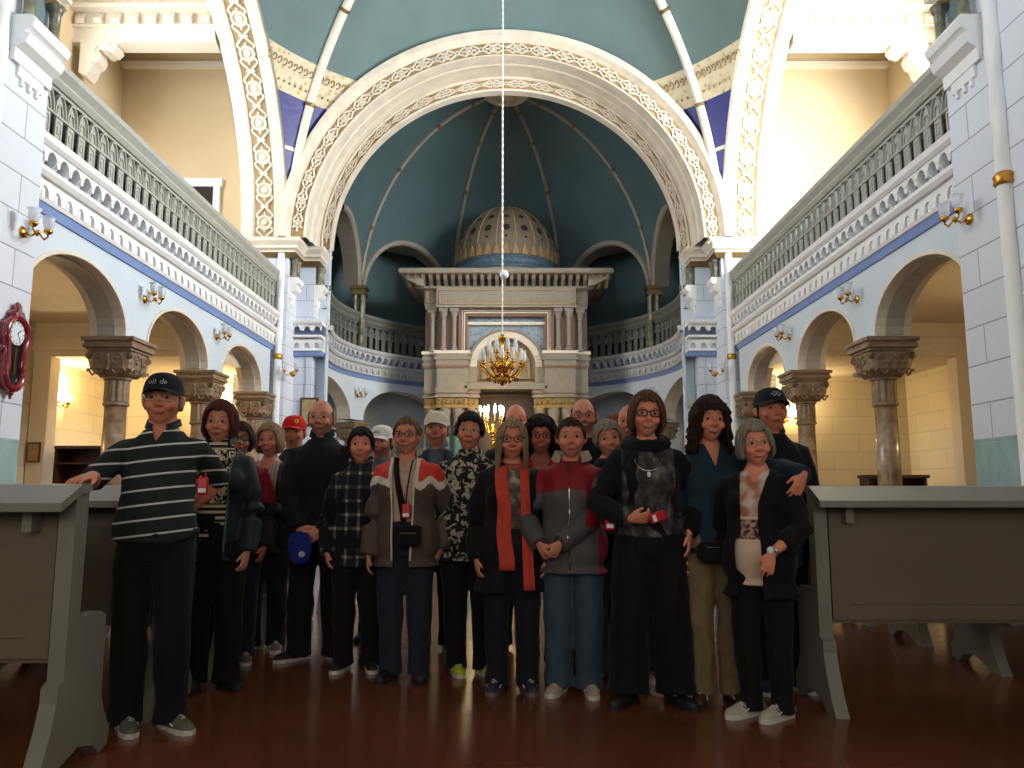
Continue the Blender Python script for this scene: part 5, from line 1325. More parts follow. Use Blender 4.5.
def cap(P, root, mat, brimmat=None, emblem=None, label=None, low=.030):
    hp = P['hp']; bm = B(); N = 32
    def pt(a, t, o=0):
        z = low+(.128-low)*sin(t); r = cos(t)**.62 if t < PI/2-.01 else .02; return hp((.087+o)*r*sin(a), -(.107+o)*r*cos(a)+.004, z)
    rows = grid(bm, lambda a, t: pt(a, t), [2*PI*k/N for k in range(N)], lins(0, PI/2-.02, 10), closeu=True); r2 = grid(bm, lambda a, t: pt(a, t, -.004), [2*PI*k/N for k in range(N)], lins(0, PI/2-.02, 10), closeu=True)
    for k in range(N): bm.faces.new([rows[k][0], rows[(k+1) % N][0], r2[(k+1) % N][0], r2[k][0]])
    bm.faces.new([r[-1] for r in rows]); ball(bm, hp(0, .004, .129), .006, 8, 6)
    c = obj('cap', bm, mat, root, True, label)
    bm = B(); A = lins(-58, 58, 14)
    def br(a, v, dz): ar = math.radians(a); r = 1+v*.62*max(0, cos(ar*1.45))**.7; return hp(.088*r**.35*sin(ar)*1.0, -(.107*r)*cos(ar)+.004, low+.012-.012*v-.020*(abs(a)/58)**2*(.4+.6*v)+dz)
    a_ = grid(bm, lambda a, v: br(a, v, 0), A, lins(0, 1, 6)); b_ = grid(bm, lambda a, v: br(a, v, -.004), A, lins(0, 1, 6))
    for i in range(14): bm.faces.new([a_[i][-1], a_[i+1][-1], b_[i+1][-1], b_[i][-1]])
    obj('brim', bm, brimmat or mat, c, True)
    if emblem:
        bm = B()
        if emblem == 'shield':
            q = [(-.010, .028), (.018, .028), (.018, .006), (.004, -.008), (-.010, .006)]
            prism(bm, q, lambda x, z, t: pt((x+.032)/.087, .38+z*12, t), .001, .004); e = obj('badge', bm, K_['yellow'], c)
            bm = B(); tube(bm, [pt(.40, .35, .006), pt(.44, .5, .006), pt(.40, .6, .006), pt(.46, .68, .006)], .0022, 5); obj('badge_mark', bm, RUB['black'], e)
        else:
            x = -.052 if emblem == 'word' else -.03
            glyphs = 'oll de' if emblem == 'word' else ('wave' if emblem == 'wave' else 'line')
            if emblem == 'word':
                for ch_ in glyphs:
                    u = x/.09; f = lambda dx, t: pt(u+.02+dx/.09, t, .002)
                    if ch_ == 'o': tube(bm, [f(.006+.006*cos(k), .42+.07*sin(k)) for k in lins(0, 2*PI, 8)], .0016, 4)
                    if ch_ == 'l': tube(bm, [f(.004, .34), f(.004, .58)], .0018, 4)
                    if ch_ == 'd': tube(bm, [f(.006+.006*cos(k), .42+.07*sin(k)) for k in lins(0, 2*PI, 8)], .0022, 4); tube(bm, [f(.012, .34), f(.012, .6)], .0022, 4)
                    if ch_ == 'e': tube(bm, [f(.006+.006*cos(k), .42+.07*sin(k)) for k in lins(.4, 5.6, 8)], .0022, 4); tube(bm, [f(0, .42), f(.012, .42)], .002, 4)
                    x += .017 if ch_ != 'l' else .010
            elif emblem == 'wave':
                tube(bm, [pt(-.35+.7*k/14, .45+.09*math.sin(k*1.1), .002) for k in range(15)], .0032, 5); tube(bm, [pt(-.22+.44*k/8, .62, .002) for k in range(9)], .003, 5)
            else:
                tube(bm, [pt(-.32+.64*k/12, .40+.02*(k % 2), .002) for k in range(13)], .0028, 5); tube(bm, [pt(-.2+.4*k/8, .52, .002) for k in range(9)], .002, 5)
            obj('embroidery', bm, K_['pewter'] if emblem != 'line' else RUB['black'], c)
    return c
def glasses(P, root, kind='black', rim=.0022, w=.023, h=.017, lens=False, z0=.006):
    hp = P['hp']; bm = B()
    for s in (-1, 1):
        pts = []
        for k in range(18): a = 2*PI*k/18; c_, s_ = cos(a), sin(a); e = (abs(c_)**3+abs(s_)**3)**(-1/3); pts.append(hp(s*.033+w*c_*e, -.101+.10*abs(s*.033+w*c_*e)**1.6*2, z0+h*s_*e))
        tube(bm, pts, rim, 6, closed=True); tube(bm, [hp(s*(.033+w), -.094, z0+.006), hp(s*.078, -.07, z0+.006), hp(s*.081, -.0, z0+.004)], rim*.9, 6)
    tube(bm, [hp(-.010, -.101, z0+.003), hp(0, -.105, z0+.006), hp(.010, -.101, z0+.003)], rim, 6)
    g = obj('spectacles', bm, FRAMES[kind], root, True)
    if lens:
        for s in (-1, 1):
            bm = B(); pts = []
            for k in range(18): a = 2*PI*k/18; c_, s_ = cos(a), sin(a); e = (abs(c_)**3+abs(s_)**3)**(-1/3); pts.append(bm.verts.new(hp(s*.033+w*c_*e*.96, -.102+.10*abs(s*.033+w*c_*e)**1.6*2, z0+h*s_*e*.96)))
            bm.faces.new(pts); obj('lens', bm, LENS, g)
    return g
def strip(P, root, name, mat, pts, w, infl=.03, thick=.008, parent=None):
    """cloth strip lying on the chest; pts [(x,z,(width))]"""
    bm = B(); rows = []
    for p in pts:
        x, z = p[:2]; ww = p[2] if len(p) > 2 else w; r = []
        for u in lins(-1, 1, 6): xx = x+u*ww/2; r.append(Vector((xx, front_y(P, xx, z, infl)-.004*cos(u*5), z)))
        rows.append(r)
    f = [[bm.verts.new(q) for q in r] for r in rows]; b = [[bm.verts.new(q+Vector((0, thick, 0))) for q in r] for r in rows]; n = len(rows)
    for i in range(n-1):
        for j in range(6): bm.faces.new([f[i][j], f[i][j+1], f[i+1][j+1], f[i+1][j]]); bm.faces.new([b[i][j], b[i+1][j], b[i+1][j+1], b[i][j+1]])
        for j in (0, 6): bm.faces.new([f[i][j], f[i+1][j], b[i+1][j], b[i][j]])
    for i in (0, n-1):
        for j in range(6): bm.faces.new([f[i][j], f[i][j+1], b[i][j+1], b[i][j]])
    return obj(name, bm, mat, parent or root, True)
def neckring(P, root, name, mat, r, z, tilt=.02, rx=.075, ry=.07, fuzz=0):
    H = P['H']; bm = B(); pts = []
    for k in range(28): a = 2*PI*k/28; pts.append(Vector((rx*sin(a), .012-ry*cos(a), z*H-tilt*cos(a))))
    tube(bm, pts, [(r*(1+.25*noise.noise((k*.9, P['seed'], 0))), r*(1+.2*noise.noise((k*.7, 3, P['seed'])))) for k in range(28)], 10, closed=True)
    if fuzz:
        for v in bm.verts: v.co += Vector((noise.noise(v.co*60), noise.noise(v.co*60+Vector((9, 0, 0))), noise.noise(v.co*60+Vector((0, 9, 0)))))*fuzz
    return obj(name, bm, mat, root, True)
def collar(P, root, mat, z=.852, rx=.062, h=.045, opening=28, name='collar', flare=.022):
    H = P['H']; bm = B(); A = lins(opening, 360-opening, 26)
    f = lambda a, v, o: Vector(((rx+o+flare*v)*sin(math.radians(a)), .010-(rx*.95+o+flare*v)*cos(math.radians(a)), z*H+.02-.012*v*0+(h*(1-abs(1-2*v))*.9 if flare > .015 else h*v)-.035*max(0, cos(math.radians(a)))))
    a_ = grid(bm, lambda a, v: f(a, v, 0), A, lins(0, 1, 4)); b_ = grid(bm, lambda a, v: f(a, v, .005), A, lins(0, 1, 4))
    for i in range(26): bm.faces.new([a_[i][-1], a_[i+1][-1], b_[i+1][-1], b_[i][-1]]); bm.faces.new([a_[i][0], a_[i+1][0], b_[i+1][0], b_[i][0]])
    for i in (0, 26):
        for j in range(4): bm.faces.new([a_[i][j], a_[i][j+1], b_[i][j+1], b_[i][j]])
    return obj(name, bm, mat, root, True)
SEED = [0]
def person(label, x, y, H, rz=0, **kw):
    SEED[0] += 1; P = dict(kw); P['H'] = H; P['seed'] = SEED[0]*3.7
    root = thing('person', label, 'person', (x, y, 0), math.radians(rz)); P['root'] = root
    body(P, root, P.get('vox', .0078)); return P, root
def vneck(w0, zt=.85, zb=.76):      # opening widening upwards
    return lambda x, z, H: z > zb*H and abs(x) < w0*(z/H-zb)/(zt-zb)
def opened(w, zt=.87, w2=None, x0=0.0, top=1.35):
    return lambda x, z, H: abs(x-x0*H) < (w+((w2 if w2 is not None else w)-w)*max(0, min(1, (z/H-.5)/.33)))*1.0
def audio_guide(label, loc, rz=0, rx=0):
    t = thing('audio_guide', label, 'audio guide', loc, rz, 'red audio guide receivers')
    bm = B(); box(bm, -.027, .027, -.012, .012, -.045, .045, bev=.008); obj('casing', bm, M['redplast'], t)
    bm = B(); box(bm, -.018, .018, -.0135, -.0118, -.032, -.012); obj('label_sticker', bm, M['dial'], t)
    bm = B(); tube(bm, [(.012, 0, .044), (.012, 0, .066)], .005, 8); obj('knob', bm, M['redplast'], t); return t
M['redplast'] = simple('red_plastic', C(190, 26, 40), .35, var=.03)
OP = opened
# 1 --- man leaning on the pew
P, r = person('older man in navy cap and dark polo with white stripes leaning on the left pew', -1.605, 4.06, 1.735, 6, wf=.96, belly=.035, yaw=6, pitch=-3, vox=.0052,
  L=dict(w=(-.14, -.47, 1.215), pole=(-.8, .1, -.9), dir=(-.25, -.97, -.10), palm=(0, -.15, -1), curl=14, thumb=(1, 0, 0)), feetyaw=38, toe=8, R=dict(w=(.06, .20, 1.02), pole=(.1, 1, -.8)), skin=C(190, 132, 106), brow=C(120, 108, 96), stance=.062)
garment(P, r, 'polo_shirt', K_['stripe'], .020, .535, .842, .56, .016, wr=.007, hemflare=.01, open_fn=lambda x, z, H: z > .80*H and abs(x) < .035*(z/H-.80)/.045)
collar(P, r, K_['dkgreen'], .842, .062, .04, 24)
trousers(P, r, K_['black'], .012, top=.57, wide=.012); bm = B(); neck = [(.115*sin(a)*1.735, .0-.083*cos(a)*1.735, .548*1.735) for a in lins(0, 2*PI, 24)][:-1]; tube(bm, neck, [(.006, .018)]*24, 6, closed=True); obj('belt', bm, RUB['black'], r)
for s in (-1, 1): shoe(P, r, s, RUB['olive'], RUB['white'], LACE)
hair(P, r, 'fringe', 'greyshort'); cap(P, r, K_['darkcap'], None, 'word', 'dark navy cap with pale lettering'); glasses(P, r, 'metal', .0016)
# 2 --- auburn woman
P, r = person('woman with auburn bob, dark green jacket and black and cream patterned top', -1.615, 4.90, 1.69, 4, fem=1, bust=.012, wf=.90, yaw=2, roll=2, skin=C(196, 146, 122), brow=C(50, 30, 24), R=dict(w=(.205, -.06, .80)), vox=.0065, feetyaw=30)
garment(P, r, 'patterned_top', K_['jacquard'], .010, .50, .872, .3, wr=.003)
garment(P, r, 'jacket', K_['dkgreen'], .026, .44, .838, 1.0, open_fn=OP(.070, w2=.105), hemflare=.0)
for s in (-1, 1): strip(P, r, 'zip_piping', K_['green'], [(s*(.076+.028*k/8), (.47+.33*k/8)*1.69) for k in range(9)], .008, .030)
collar(P, r, K_['dkgreen'], .845, .07, .05, 50)
trousers(P, r, K_['blackjean'], .012, wide=.01)
for s in (-1, 1): shoe(P, r, s, RUB['black'], RUB['black'], low=True)
hair(P, r, 'bob', 'auburn')
# 3 --- sunglasses
P, r = person('woman with dark brown bob and dark sunglasses in a red jacket behind the auburn woman', -1.74, 5.62, 1.625, 8, fem=1, bust=.01, yaw=10, pitch=-6, skin=C(180, 126, 102))
garment(P, r, 'striped_top', K_['strtop'], .010, .48, .85, .3, wr=.003); garment(P, r, 'jacket', [K_['crimson'], K_['darkgrey']], .028, .46, .838, 1.0, open_fn=OP(.05, w2=.07), fn=lambda c, H: 0 if c.z > .66*H and abs(c.x) < .14*H*1.1 else 1)
trousers(P, r, K_['jeans'])
for s in (-1, 1): shoe(P, r, s, RUB['grey'], RUB['white'], LACE)
hair(P, r, 'page', 'darkbrown'); glasses(P, r, 'brown', .003, .027, .019, True)
# 4
P, r = person('smiling woman with blonde grey bob and beige pleated blouse', -1.655, 6.05, 1.655, 0, fem=1, bust=.02, wf=1.05, roll=-3, smile=1, skin=C(196, 140, 118), brow=C(120, 92, 70), R=dict(w=(.10, -.20, 1.0), dir=(-.6, -.2, .1), palm=(0, 1, 0)))
garment(P, r, 'pleated_blouse', K_['pleat'], .014, .47, .835, .5, open_fn=vneck(.07, .85, .77)); garment(P, r, 'cardigan', [K_['maroon'], K_['darkgrey']], .026, .42, .832, 1.0, open_fn=OP(.07, w2=.10), fn=lambda c, H: 0 if c.x < 0 else 1)
trousers(P, r, K_['navy'])
for s in (-1, 1): shoe(P, r, s, RUB['grey'], RUB['white'], LACE)
hair(P, r, 'bob', 'blondgrey')
# 5
P, r = person('man in bright red cap with a yellow shield badge standing at the back', -1.63, 6.62, 1.765, 0, yaw=4, skin=C(190, 136, 112))
garment(P, r, 'shirt', K_['darkgrey'], .014, .46, .848, 1.0); trousers(P, r, K_['black'])
for s in (-1, 1): shoe(P, r, s, RUB['black'], RUB['black'])
hair(P, r, 'fringe', 'saltbrown'); cap(P, r, K_['redcap'], None, 'shield', 'bright red cap')
# 6
P, r = person('tall bald man in black jacket and white-striped tracksuit trousers holding blue cap', -1.185, 5.70, 1.80, 0, wf=1.06, vox=.006, skin=C(190, 138, 114), beard=(120, 100, 90), brow=C(80, 64, 54), stance=.068, toe=42,
  L=dict(w=(-.085, -.215, .905), pole=(-1, .3, -.6), dir=(.75, -.15, -.55), palm=(.2, 1, -.1), curl=40, thumb=(0, 0, 1)), R=dict(w=(.085, -.235, .895), pole=(1, .3, -.6), dir=(-.75, -.2, -.5), palm=(-.2, 1, 0), curl=45, thumb=(0, 0, 1)))
garment(P, r, 'undershirt', K_['black2'], .010, .5, .858, .3); garment(P, r, 'jacket', K_['black'], .026, .455, .845, 1.0, hemflare=.015); collar(P, r, K_['black'], .85, .064, .05, 18)
trousers(P, r, None, .014, mats=[K_['black'], K_['white']], fn=lambda c, H: 1 if abs(c.y-.0) < .006 and c.z < .45*H and abs(c.x) > .075*H else 0, wide=.012)
for s in (-1, 1): shoe(P, r, s, RUB['black'], RUB['white'])
hair(P, r, 'fringe', 'greyshort'); glasses(P, r, 'metal', .0012)
t = thing('baseball_cap', 'blue cap with a grey badge held in the hands of the bald man', 'cap', (-1.24, 5.42, .74), 0)
bm = B(); grid(bm, lambda a, u: (.085*cos(u)**.6*sin(a)*(1-.2*sin(u)), .035*cos(u)**.6*cos(a), -.13*sin(u)+.06), [2*PI*k/24 for k in range(24)], lins(0, PI/2-.05, 8), closeu=True); obj('crown', bm, K_['royal'], t, True)
bm = B(); prism(bm, [(-.08, .05), (.08, .05), (.075, .10), (.05, .135), (0, .15), (-.05, .135), (-.075, .10)], lambda p, q, u: (p, u-.02, q), 0, .006); obj('brim', bm, K_['royal'], t)
bm = B(); prism(bm, [(.022*cos(k), .02*sin(k)) for k in lins(0, 2*PI, 12)[:-1]], lambda p, q, u: (p+.02, -.034+u, q+.0), 0, .003); obj('badge', bm, K_['pewter'], t)
# 7
P, r = person('short woman with cropped black hair and dark plaid jacket beside the tall bald man', -.845, 5.40, 1.575, 3, fem=1, bust=.012, pitch=-4, smile=1, skin=C(196, 140, 120), yaw=4)
garment(P, r, 'plaid_jacket', [K_['plaid'], K_['black']], .022, .42, .85, 1.0, hemflare=.02, fn=lambda c, H: 0 if (c.z > .70*H and c.y < .02) or c.z < .5*H or noise.noise(c*6) > .1 else 1); collar(P, r, K_['plaid'], .845, .06, .04, 30)
trousers(P, r, K_['blackjean'])
for s in (-1, 1): shoe(P, r, s, RUB['black'], RUB['white'])
hair(P, r, 'pixie', 'black')
# 8
P, r = person('man in white cap peering out behind the woman with cropped black hair', -.885, 6.5, 1.675, 0, yaw=-14, skin=C(190, 130, 108), beard=(110, 84, 74))
garment(P, r, 'shirt', K_['slate'], .014, .46, .848, 1.0); trousers(P, r, K_['black'])
for s in (-1, 1): shoe(P, r, s, RUB['black'], RUB['black'])
hair(P, r, 'fringe', 'darkbrown'); cap(P, r, K_['white'], None, 'line', 'white cap with dark stitched line')
# 9
def j9(c, H):
    k = c.z/H+.012*sin(c.x*38+c.y*20)
    if k > .755 and abs(c.x) > .058*H: return 0
    if k > .725 and abs(c.x) > .045*H: return 1
    return 3 if abs(c.x) < .045*H and c.z > .70*H else 2
P, r = person('woman in jacket with red shoulders, white band and brown body, wearing a camera strap', -.497, 5.12, 1.625, -4, fem=1, bust=.014, wf=1.06, yaw=-2, skin=C(190, 136, 112), brow=C(70, 50, 38), L=dict(w=(-.225, -.06, .74)), R=dict(w=(.21, .06, .80)), vox=.0068)
garment(P, r, 'printed_top', K_['rosetop'], .010, .50, .83, .3, wr=.003, open_fn=vneck(.05, .85, .79)); garment(P, r, 'jacket', [K_['orange'], K_['offwhite'], K_['brown'], K_['stone']], .030, .425, .838, 1.0, hemflare=.025, fn=j9, open_fn=OP(.050, w2=.070), vox=.009)
collar(P, r, K_['stone'], .845, .068, .045, 48)
for s in (-1, 1): strip(P, r, 'zip_piping', K_['offwhite'], [(s*(.056+.018*k/8), (.45+.34*k/8)*1.625) for k in range(9)], .010, .034)
strip(P, r, 'camera_strap', K_['black'], [(-.055+.085*k/10, 1.36-.50*k/10) for k in range(11)], .034, .022)
strip(P, r, 'lanyard', K_['black'], [(-.045+.062*k/8, 1.345-.28*k/8) for k in range(9)], .007, .026); strip(P, r, 'lanyard', K_['black'], [(.052-.03*k/8, 1.345-.28*k/8) for k in range(9)], .007, .026)
trousers(P, r, K_['jeans'])
for s in (-1, 1): shoe(P, r, s, RUB['black'], RUB['black'])
hair(P, r, 'crop', 'saltbrown'); glasses(P, r, 'black', .0024, .025, .016)
audio_guide('red audio guide hanging on the chest of the woman in the red-shouldered jacket', (-.475, 4.935, 1.03), 0)
t = thing('camera_bag', 'black camera bag hanging at the waist of the woman with the camera strap', 'bag', (-.455, 4.93, .885))
bm = B(); box(bm, -.075, .075, -.04, .055, -.065, .055, bev=.018); obj('pouch', bm, K_['black'], t); bm = B(); box(bm, -.078, .078, -.046, .0, .015, .062, bev=.012); obj('flap', bm, K_['black2'], t); bm = B(); tube(bm, [(-.05, -.048, .015), (.05, -.048, .015)], .003, 6); obj('zip', bm, M['chrome'], t)
# 10
P, r = person('man in pale beige cap and glasses with grey shirt under a dark vest', -.40, 6.08, 1.745, 0, skin=C(186, 132, 110), pitch=-5)
garment(P, r, 'shirt', K_['slate'], .012, .46, .848, 1.0); garment(P, r, 'vest', K_['darkgrey'], .028, .46, .84, 0, open_fn=OP(.03, w2=.06)); trousers(P, r, K_['black'])
for s in (-1, 1): shoe(P, r, s, RUB['black'], RUB['grey'])
hair(P, r, 'fringe', 'greyshort'); cap(P, r, K_['offwhite'], None, None, 'pale beige cap'); glasses(P, r, 'metal', .0014); collar(P, r, K_['slate'], .85, .06, .04, 24)
# 11
P, r = person('woman with short black hair and glasses in a black and cream animal-print blouse', -.107, 5.27, 1.665, -12, fem=1, bust=.03, wf=1.16, belly=.03, feetyaw=34, toe=6, accent=RUB['grey'], yaw=14, roll=3, skin=C(188, 134, 110), R=dict(w=(.16, -.19, .80), dir=(.5, -.4, -.4), palm=(0, .4, -1), curl=24))
garment(P, r, 'print_blouse', K_['leopard'], .020, .43, .858, 1.0, hemflare=.02); trousers(P, r, K_['blackjean'])
for s in (-1, 1): shoe(P, r, s, RUB['neon'], RUB['white'], LACE)
hair(P, r, 'pixie', 'black'); glasses(P, r, 'metal', .0014, .024, .018)
# 12
P, r = person('woman with long blonde grey hair, black glasses, black coat and coral scarf', .17, 4.84, 1.575, 0, fem=1, bust=.016, wf=1.06, skin=C(192, 134, 112), brow=C(90, 66, 50), yaw=2)
garment(P, r, 'floral_top', K_['floral'], .012, .46, .835, .3, wr=.003); garment(P, r, 'coat', K_['black2'], .028, .36, .84, 1.0, open_fn=OP(.075, w2=.075, x0=.02), hemflare=.03)
neckring(P, r, 'scarf', K_['coral'], .020, .838, .035, .078, .072)
strip(P, r, 'scarf_tail', K_['coral'], [(-.062+.03*k/12-.006*sin(k), 1.30-.60*k/12, .072+.02*k/12) for k in range(13)], .08, .036, .012); strip(P, r, 'scarf_tail', K_['coral'], [(.070+.03*k/12, 1.29-.70*k/12, .05+.015*k/12) for k in range(13)], .05, .036, .012)
trousers(P, r, K_['navy'])
for s in (-1, 1): shoe(P, r, s, RUB['navy'], RUB['grey'], LACE)
hair(P, r, 'long', 'blondgrey'); glasses(P, r, 'black', .0026, .025, .016)
# 13
P, r = person('man with receding copper hair standing behind the woman with the coral scarf', .20, 6.08, 1.81, 0, skin=C(206, 140, 116))
garment(P, r, 'shirt', K_['darkgrey'], .014, .46, .848, 1.0); trousers(P, r, K_['black'])
for s in (-1, 1): shoe(P, r, s, RUB['black'], RUB['black'])
hair(P, r, 'fringe', 'copper')
# 14
P, r = person('woman with curly black hair, glasses and red top behind the group', .365, 5.48, 1.645, 0, fem=1, bust=.016, smile=1, skin=C(176, 116, 96))
garment(P, r, 'red_top', K_['red'], .014, .46, .835, 1.0, open_fn=vneck(.08, .85, .74)); trousers(P, r, K_['blackjean'])
for s in (-1, 1): shoe(P, r, s, RUB['black'], RUB['black'], low=True)
hair(P, r, 'curly', 'black'); glasses(P, r, 'brown', .0024)
# 15
def j15(c, H):
    k = c.z/H+.03*abs(c.x)*3
    if c.x > .10*H or (c.x > .06*H and c.z > .6*H): return 0
    return 0 if k > .735 else 1
P, r = person('short-haired woman clasping hands in crimson and grey windbreaker and blue jeans', .525, 4.78, 1.585, -10, fem=1, bust=.014, wf=1.1, vox=.0058, skin=C(192, 134, 112), yaw=6, brow=C(40, 26, 20),
  L=dict(w=(-.175, -.175, .855), pole=(-1, .3, -.5), dir=(.45, -.25, -.75), palm=(.7, .7, 0), curl=34, thumb=(0, -.3, 1)), R=dict(w=(-.045, -.215, .865), pole=(1, .3, -.6), dir=(-.45, -.15, -.8), palm=(-.7, .7, 0), curl=34, thumb=(0, -.3, 1)))
garment(P, r, 'maroon_top', K_['maroon'], .010, .5, .838, .3, wr=.003); garment(P, r, 'windbreaker', [K_['crimson'], K_['greyj']], .028, .43, .842, 1.0, fn=j15, hemflare=.02, open_fn=vneck(.055, .86, .775), vox=.009)
collar(P, r, K_['stone'], .835, .072, .055, 34, 'hood', .045)
strip(P, r, 'zip', M['chrome'], [(0, 1.21-.50*k/10) for k in range(11)], .006, .034, .004)
trousers(P, r, K_['ltjeans'], .016, wide=.012)
for s in (-1, 1): shoe(P, r, s, RUB['cream'], RUB['white'], LACE)
hair(P, r, 'crop', 'darkbrown')
# 16
P, r = person('balding man in dark-rimmed glasses at the back beside the ark columns', .683, 5.74, 1.815, 0, yaw=-4, skin=C(190, 132, 110), beard=(120, 84, 74))
garment(P, r, 'shirt', K_['black'], .014, .46, .848, 1.0); trousers(P, r, K_['black'])
for s in (-1, 1): shoe(P, r, s, RUB['black'], RUB['black'])
hair(P, r, 'fringe', 'saltbrown'); glasses(P, r, 'black', .0024)
# 17
P, r = person('woman with short curly grey hair half hidden behind the fluffy black scarf', .785, 5.12, 1.60, 4, fem=1, bust=.01, roll=-8, yaw=-6, smile=1, skin=C(200, 146, 122), stepR=(.08, -.28))
garment(P, r, 'black_top', K_['black'], .014, .45, .85, 1.0); trousers(P, r, K_['greyp'])
for s in (-1, 1): shoe(P, r, s, RUB['white'], RUB['white'], LACE)
hair(P, r, 'pixie', 'grey')
# 18
P, r = person('man with shaved head partly hidden behind the woman with the black scarf', 1.03, 5.88, 1.785, 0, yaw=-12, skin=C(186, 124, 102))
garment(P, r, 'shirt', K_['darkgrey'], .014, .46, .848, 1.0); trousers(P, r, K_['navy'])
for s in (-1, 1): shoe(P, r, s, RUB['black'], RUB['black'])
hair(P, r, 'fringe', 'saltbrown')
# 23
P, r = person('person with reddish hair at the very back, mostly hidden behind the shaved head', 1.02, 6.62, 1.785, 0, yaw=-8, skin=C(206, 140, 116))
garment(P, r, 'shirt', K_['pink'], .014, .46, .848, 1.0); trousers(P, r, K_['black'])
for s in (-1, 1): shoe(P, r, s, RUB['black'], RUB['black'])
hair(P, r, 'crop', 'copper')
# 19
P, r = person('smiling woman in fluffy black scarf, mottled grey blouse and wide black trousers', .93, 4.52, 1.70, -6, fem=1, bust=.02, wf=.98, vox=.0052, smile=1, yaw=4, roll=3, skin=C(204, 146, 120), brow=C(90, 60, 44), stance=.075, toe=34,
  L=dict(w=(-.115, -.225, 1.005), pole=(-1, .25, -.7), dir=(.93, -.25, -.02), palm=(0, .75, .6), curl=38, thumb=(0, -.5, 1)), R=dict(w=(.215, -.05, .93), dir=(.05, -.12, -1), curl=16))
garment(P, r, 'mottled_blouse', K_['mottle'], .020, .54, .84, 1.0, hemflare=.035, sinf=.02, wr=.009, fn=None); garment(P, r, 'wide_sleeves', K_['black2'], .024, .60, .845, 1.0, open_fn=lambda x, z, H: abs(x) < .085*H, wr=.006, sinf=.024)
neckring(P, r, 'fluffy_scarf', K_['black2'], .044, .835, .03, .095, .085, fuzz=.012); 
strip(P, r, 'scarf_tail', K_['black2'], [(-.095+.008*sin(k*.9), 1.42-.34*k/12, .10-.006*k+.012*sin(k*1.7)) for k in range(13)], .12, .034, .03)
bm = B(); pts = [Vector((.075*sin(a), front_y(P, .075*sin(a), 1.33-.07*cos(a), .03), 1.33-.07*cos(a))) for a in lins(-1.5, 1.5, 14)]; tube(bm, pts, .002, 5); n_ = obj('necklace', bm, M['chrome'], r); bm = B(); ball(bm, (0, front_y(P, 0, 1.24, .034), 1.24), (.011, .006, .016), 10, 8); obj('pendant', bm, M['dial'], n_, True)
trousers(P, r, K_['blackjean'], .026, bottom=.03, wide=.03)
for s in (-1, 1): shoe(P, r, s, RUB['black'], RUB['black'], low=True)
hair(P, r, 'bob', 'brown'); glasses(P, r, 'black', .0034, .026, .016)
audio_guide('red audio guide held in the hand of the woman with the fluffy black scarf', (.93+.005, 4.52-.262, 1.015), .2).rotation_euler = (0, PI/2-.3, .2)
audio_guide('red audio guide hanging beside the sleeve of the woman with the fluffy black scarf', (.70, 4.40, .985), 0)
audio_guide('red audio guide clipped beside the striped polo of the man in the navy cap', (-1.365, 4.0, 1.175), .2)
# 20
P, r = person('woman with long wavy dark hair and dark teal sweater with an arm round her neighbour', 1.30, 4.58, 1.675, 0, fem=1, bust=.022, wf=1.02, vox=.0056, smile=1, yaw=2, roll=2, skin=C(196, 138, 114), brow=C(36, 24, 20),
  R=dict(w=(.365, -.455, 1.235), pole=(.9, .4, -.1), dir=(-.42, -.10, -.88), palm=(-.25, .95, .1), curl=14, thumb=(-1, 0, 0)))
garment(P, r, 'teal_sweater', K_['teal'], .018, .46, .842, 1.0, open_fn=vneck(.055, .86, .765)); trousers(P, r, K_['khaki'], .014, bottom=.01, wide=.008)
for s in (-1, 1): shoe(P, r, s, RUB['maroon'], RUB['black'], LACE)
hair(P, r, 'wavy', 'darkbrown', .05)
t = thing('waist_bag', 'black belt bag at the waist of the woman in the teal sweater', 'bag', (1.29, 4.41, .83)); bm = B(); box(bm, -.12, .12, -.045, .03, -.06, .05, bev=.025); obj('pouch', bm, K_['black'], t); bm = B(); tube(bm, [(-.08, -.05, .02), (.08, -.05, .02)], .003, 6); obj('zip', bm, M['chrome'], t)
bm = B(); pts = [(.175*sin(a), .15-.175*cos(a)*.85, 0) for a in lins(0, 2*PI, 24)][:-1]; tube(bm, pts, [(.004, .014)]*24, 6, closed=True); obj('belt', bm, K_['black'], t)
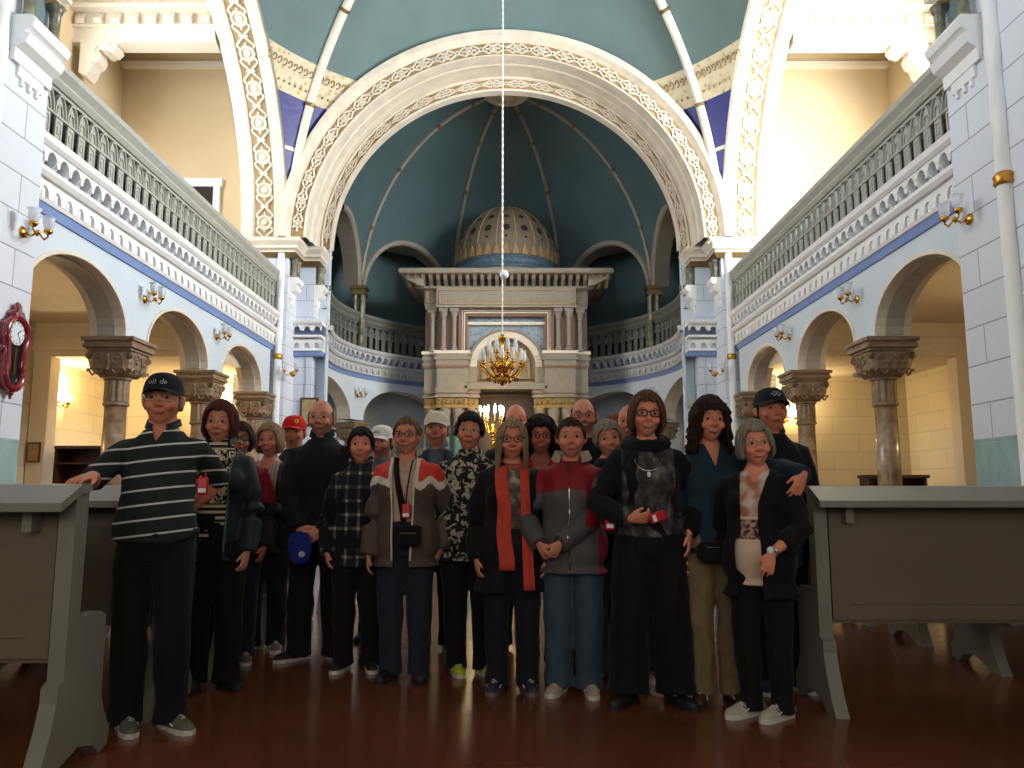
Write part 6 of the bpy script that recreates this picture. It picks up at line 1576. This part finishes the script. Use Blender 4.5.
# 21
P, r = person('short woman with grey bob in black cardigan over peach top, wearing a wristwatch', 1.47, 4.28, 1.515, -24, fem=1, bust=.022, wf=1.0, belly=.02, vox=.005, smile=1, yaw=20, roll=-5, L=dict(w=(-.17, .10, .74)), skin=C(204, 146, 120), brow=C(120, 100, 84), stance=.05, feetyaw=-34, toe=4, accent=RUB['grey'],
  R=dict(w=(.085, -.225, .845), pole=(1, .2, -.5), dir=(-.25, -.12, -.95), palm=(-.25, 1, .1), curl=14, spread=1.4, thumb=(-1, 0, 0)))
garment(P, r, 'peach_top', K_['lacetop'], .012, .44, .83, .3, open_fn=vneck(.06, .85, .785), wr=.003); garment(P, r, 'cardigan', K_['black2'], .024, .40, .834, .92, open_fn=lambda x, z, H: -.075-(.0 if z > .6*H else .03) < x < .012+.06*max(0, (z/H-.7)*8)+.02*(z < .6*H), hemflare=.03)
S, E, W, d, A = arm_chain(P, 1); w_ = Vector(W)+(E-W).normalized()*.012; u_ = (W-E).normalized(); a_, b_ = frame_at(u_)
bm = B(); tube(bm, [w_+a_*.031*cos(k)+b_*.026*sin(k) for k in lins(0, 2*PI, 18)[:-1]], [(.004, .009)]*18, 6, closed=True); wt = obj('watch', bm, M['chrome'], r, True)
bm = B(); c_ = w_+Vector((-.01, -.028, .01)); lathe(bm, [(.001, 0), (.016, .0), (.016, .008), (.001, .010)], seg=16); bmesh.ops.rotate(bm, verts=bm.verts, cent=(0, 0, 0), matrix=Matrix.Rotation(PI/2, 3, 'X')); bmesh.ops.translate(bm, verts=bm.verts, vec=c_); obj('watch_face', bm, M['dial'], wt)
trousers(P, r, K_['blackjean'], .010)
for s in (-1, 1): shoe(P, r, s, RUB['silver'], RUB['white'], LACE)
hair(P, r, 'bob', 'grey', -.012); glasses(P, r, 'metal', .0015, .024, .017)
# 22
P, r = person('tall man in black cap with silver emblem and dark jacket beside the right pew', 1.745, 4.87, 1.765, 6, wf=1.0, yaw=-4, pitch=-6, skin=C(190, 128, 104))
garment(P, r, 'jacket', K_['black'], .026, .44, .848, 1.0, hemflare=.015); collar(P, r, K_['black'], .85, .066, .045, 20); trousers(P, r, K_['black'])
for s in (-1, 1): shoe(P, r, s, RUB['navy'], RUB['white'])
hair(P, r, 'fringe', 'darkbrown'); cap(P, r, K_['darkcap'], None, 'wave', 'black cap with silver emblem')
t = thing('shoulder_bag', 'dark shoulder bag hanging beside the tall man at the right pew', 'bag', (1.73, 4.66, .86)); bm = B(); box(bm, -.10, .10, -.03, .03, -.14, .12, bev=.02); obj('pouch', bm, K_['darkgrey'], t); bm = B(); tube(bm, [(-.09, 0, .11), (-.06, .0, .32), (-.02, .02, .52)], (.012), 6); obj('strap', bm, K_['black'], t); bm = B(); box(bm, -.04, -.02, -.036, -.028, .02, .06); obj('buckle', bm, M['chrome'], t)
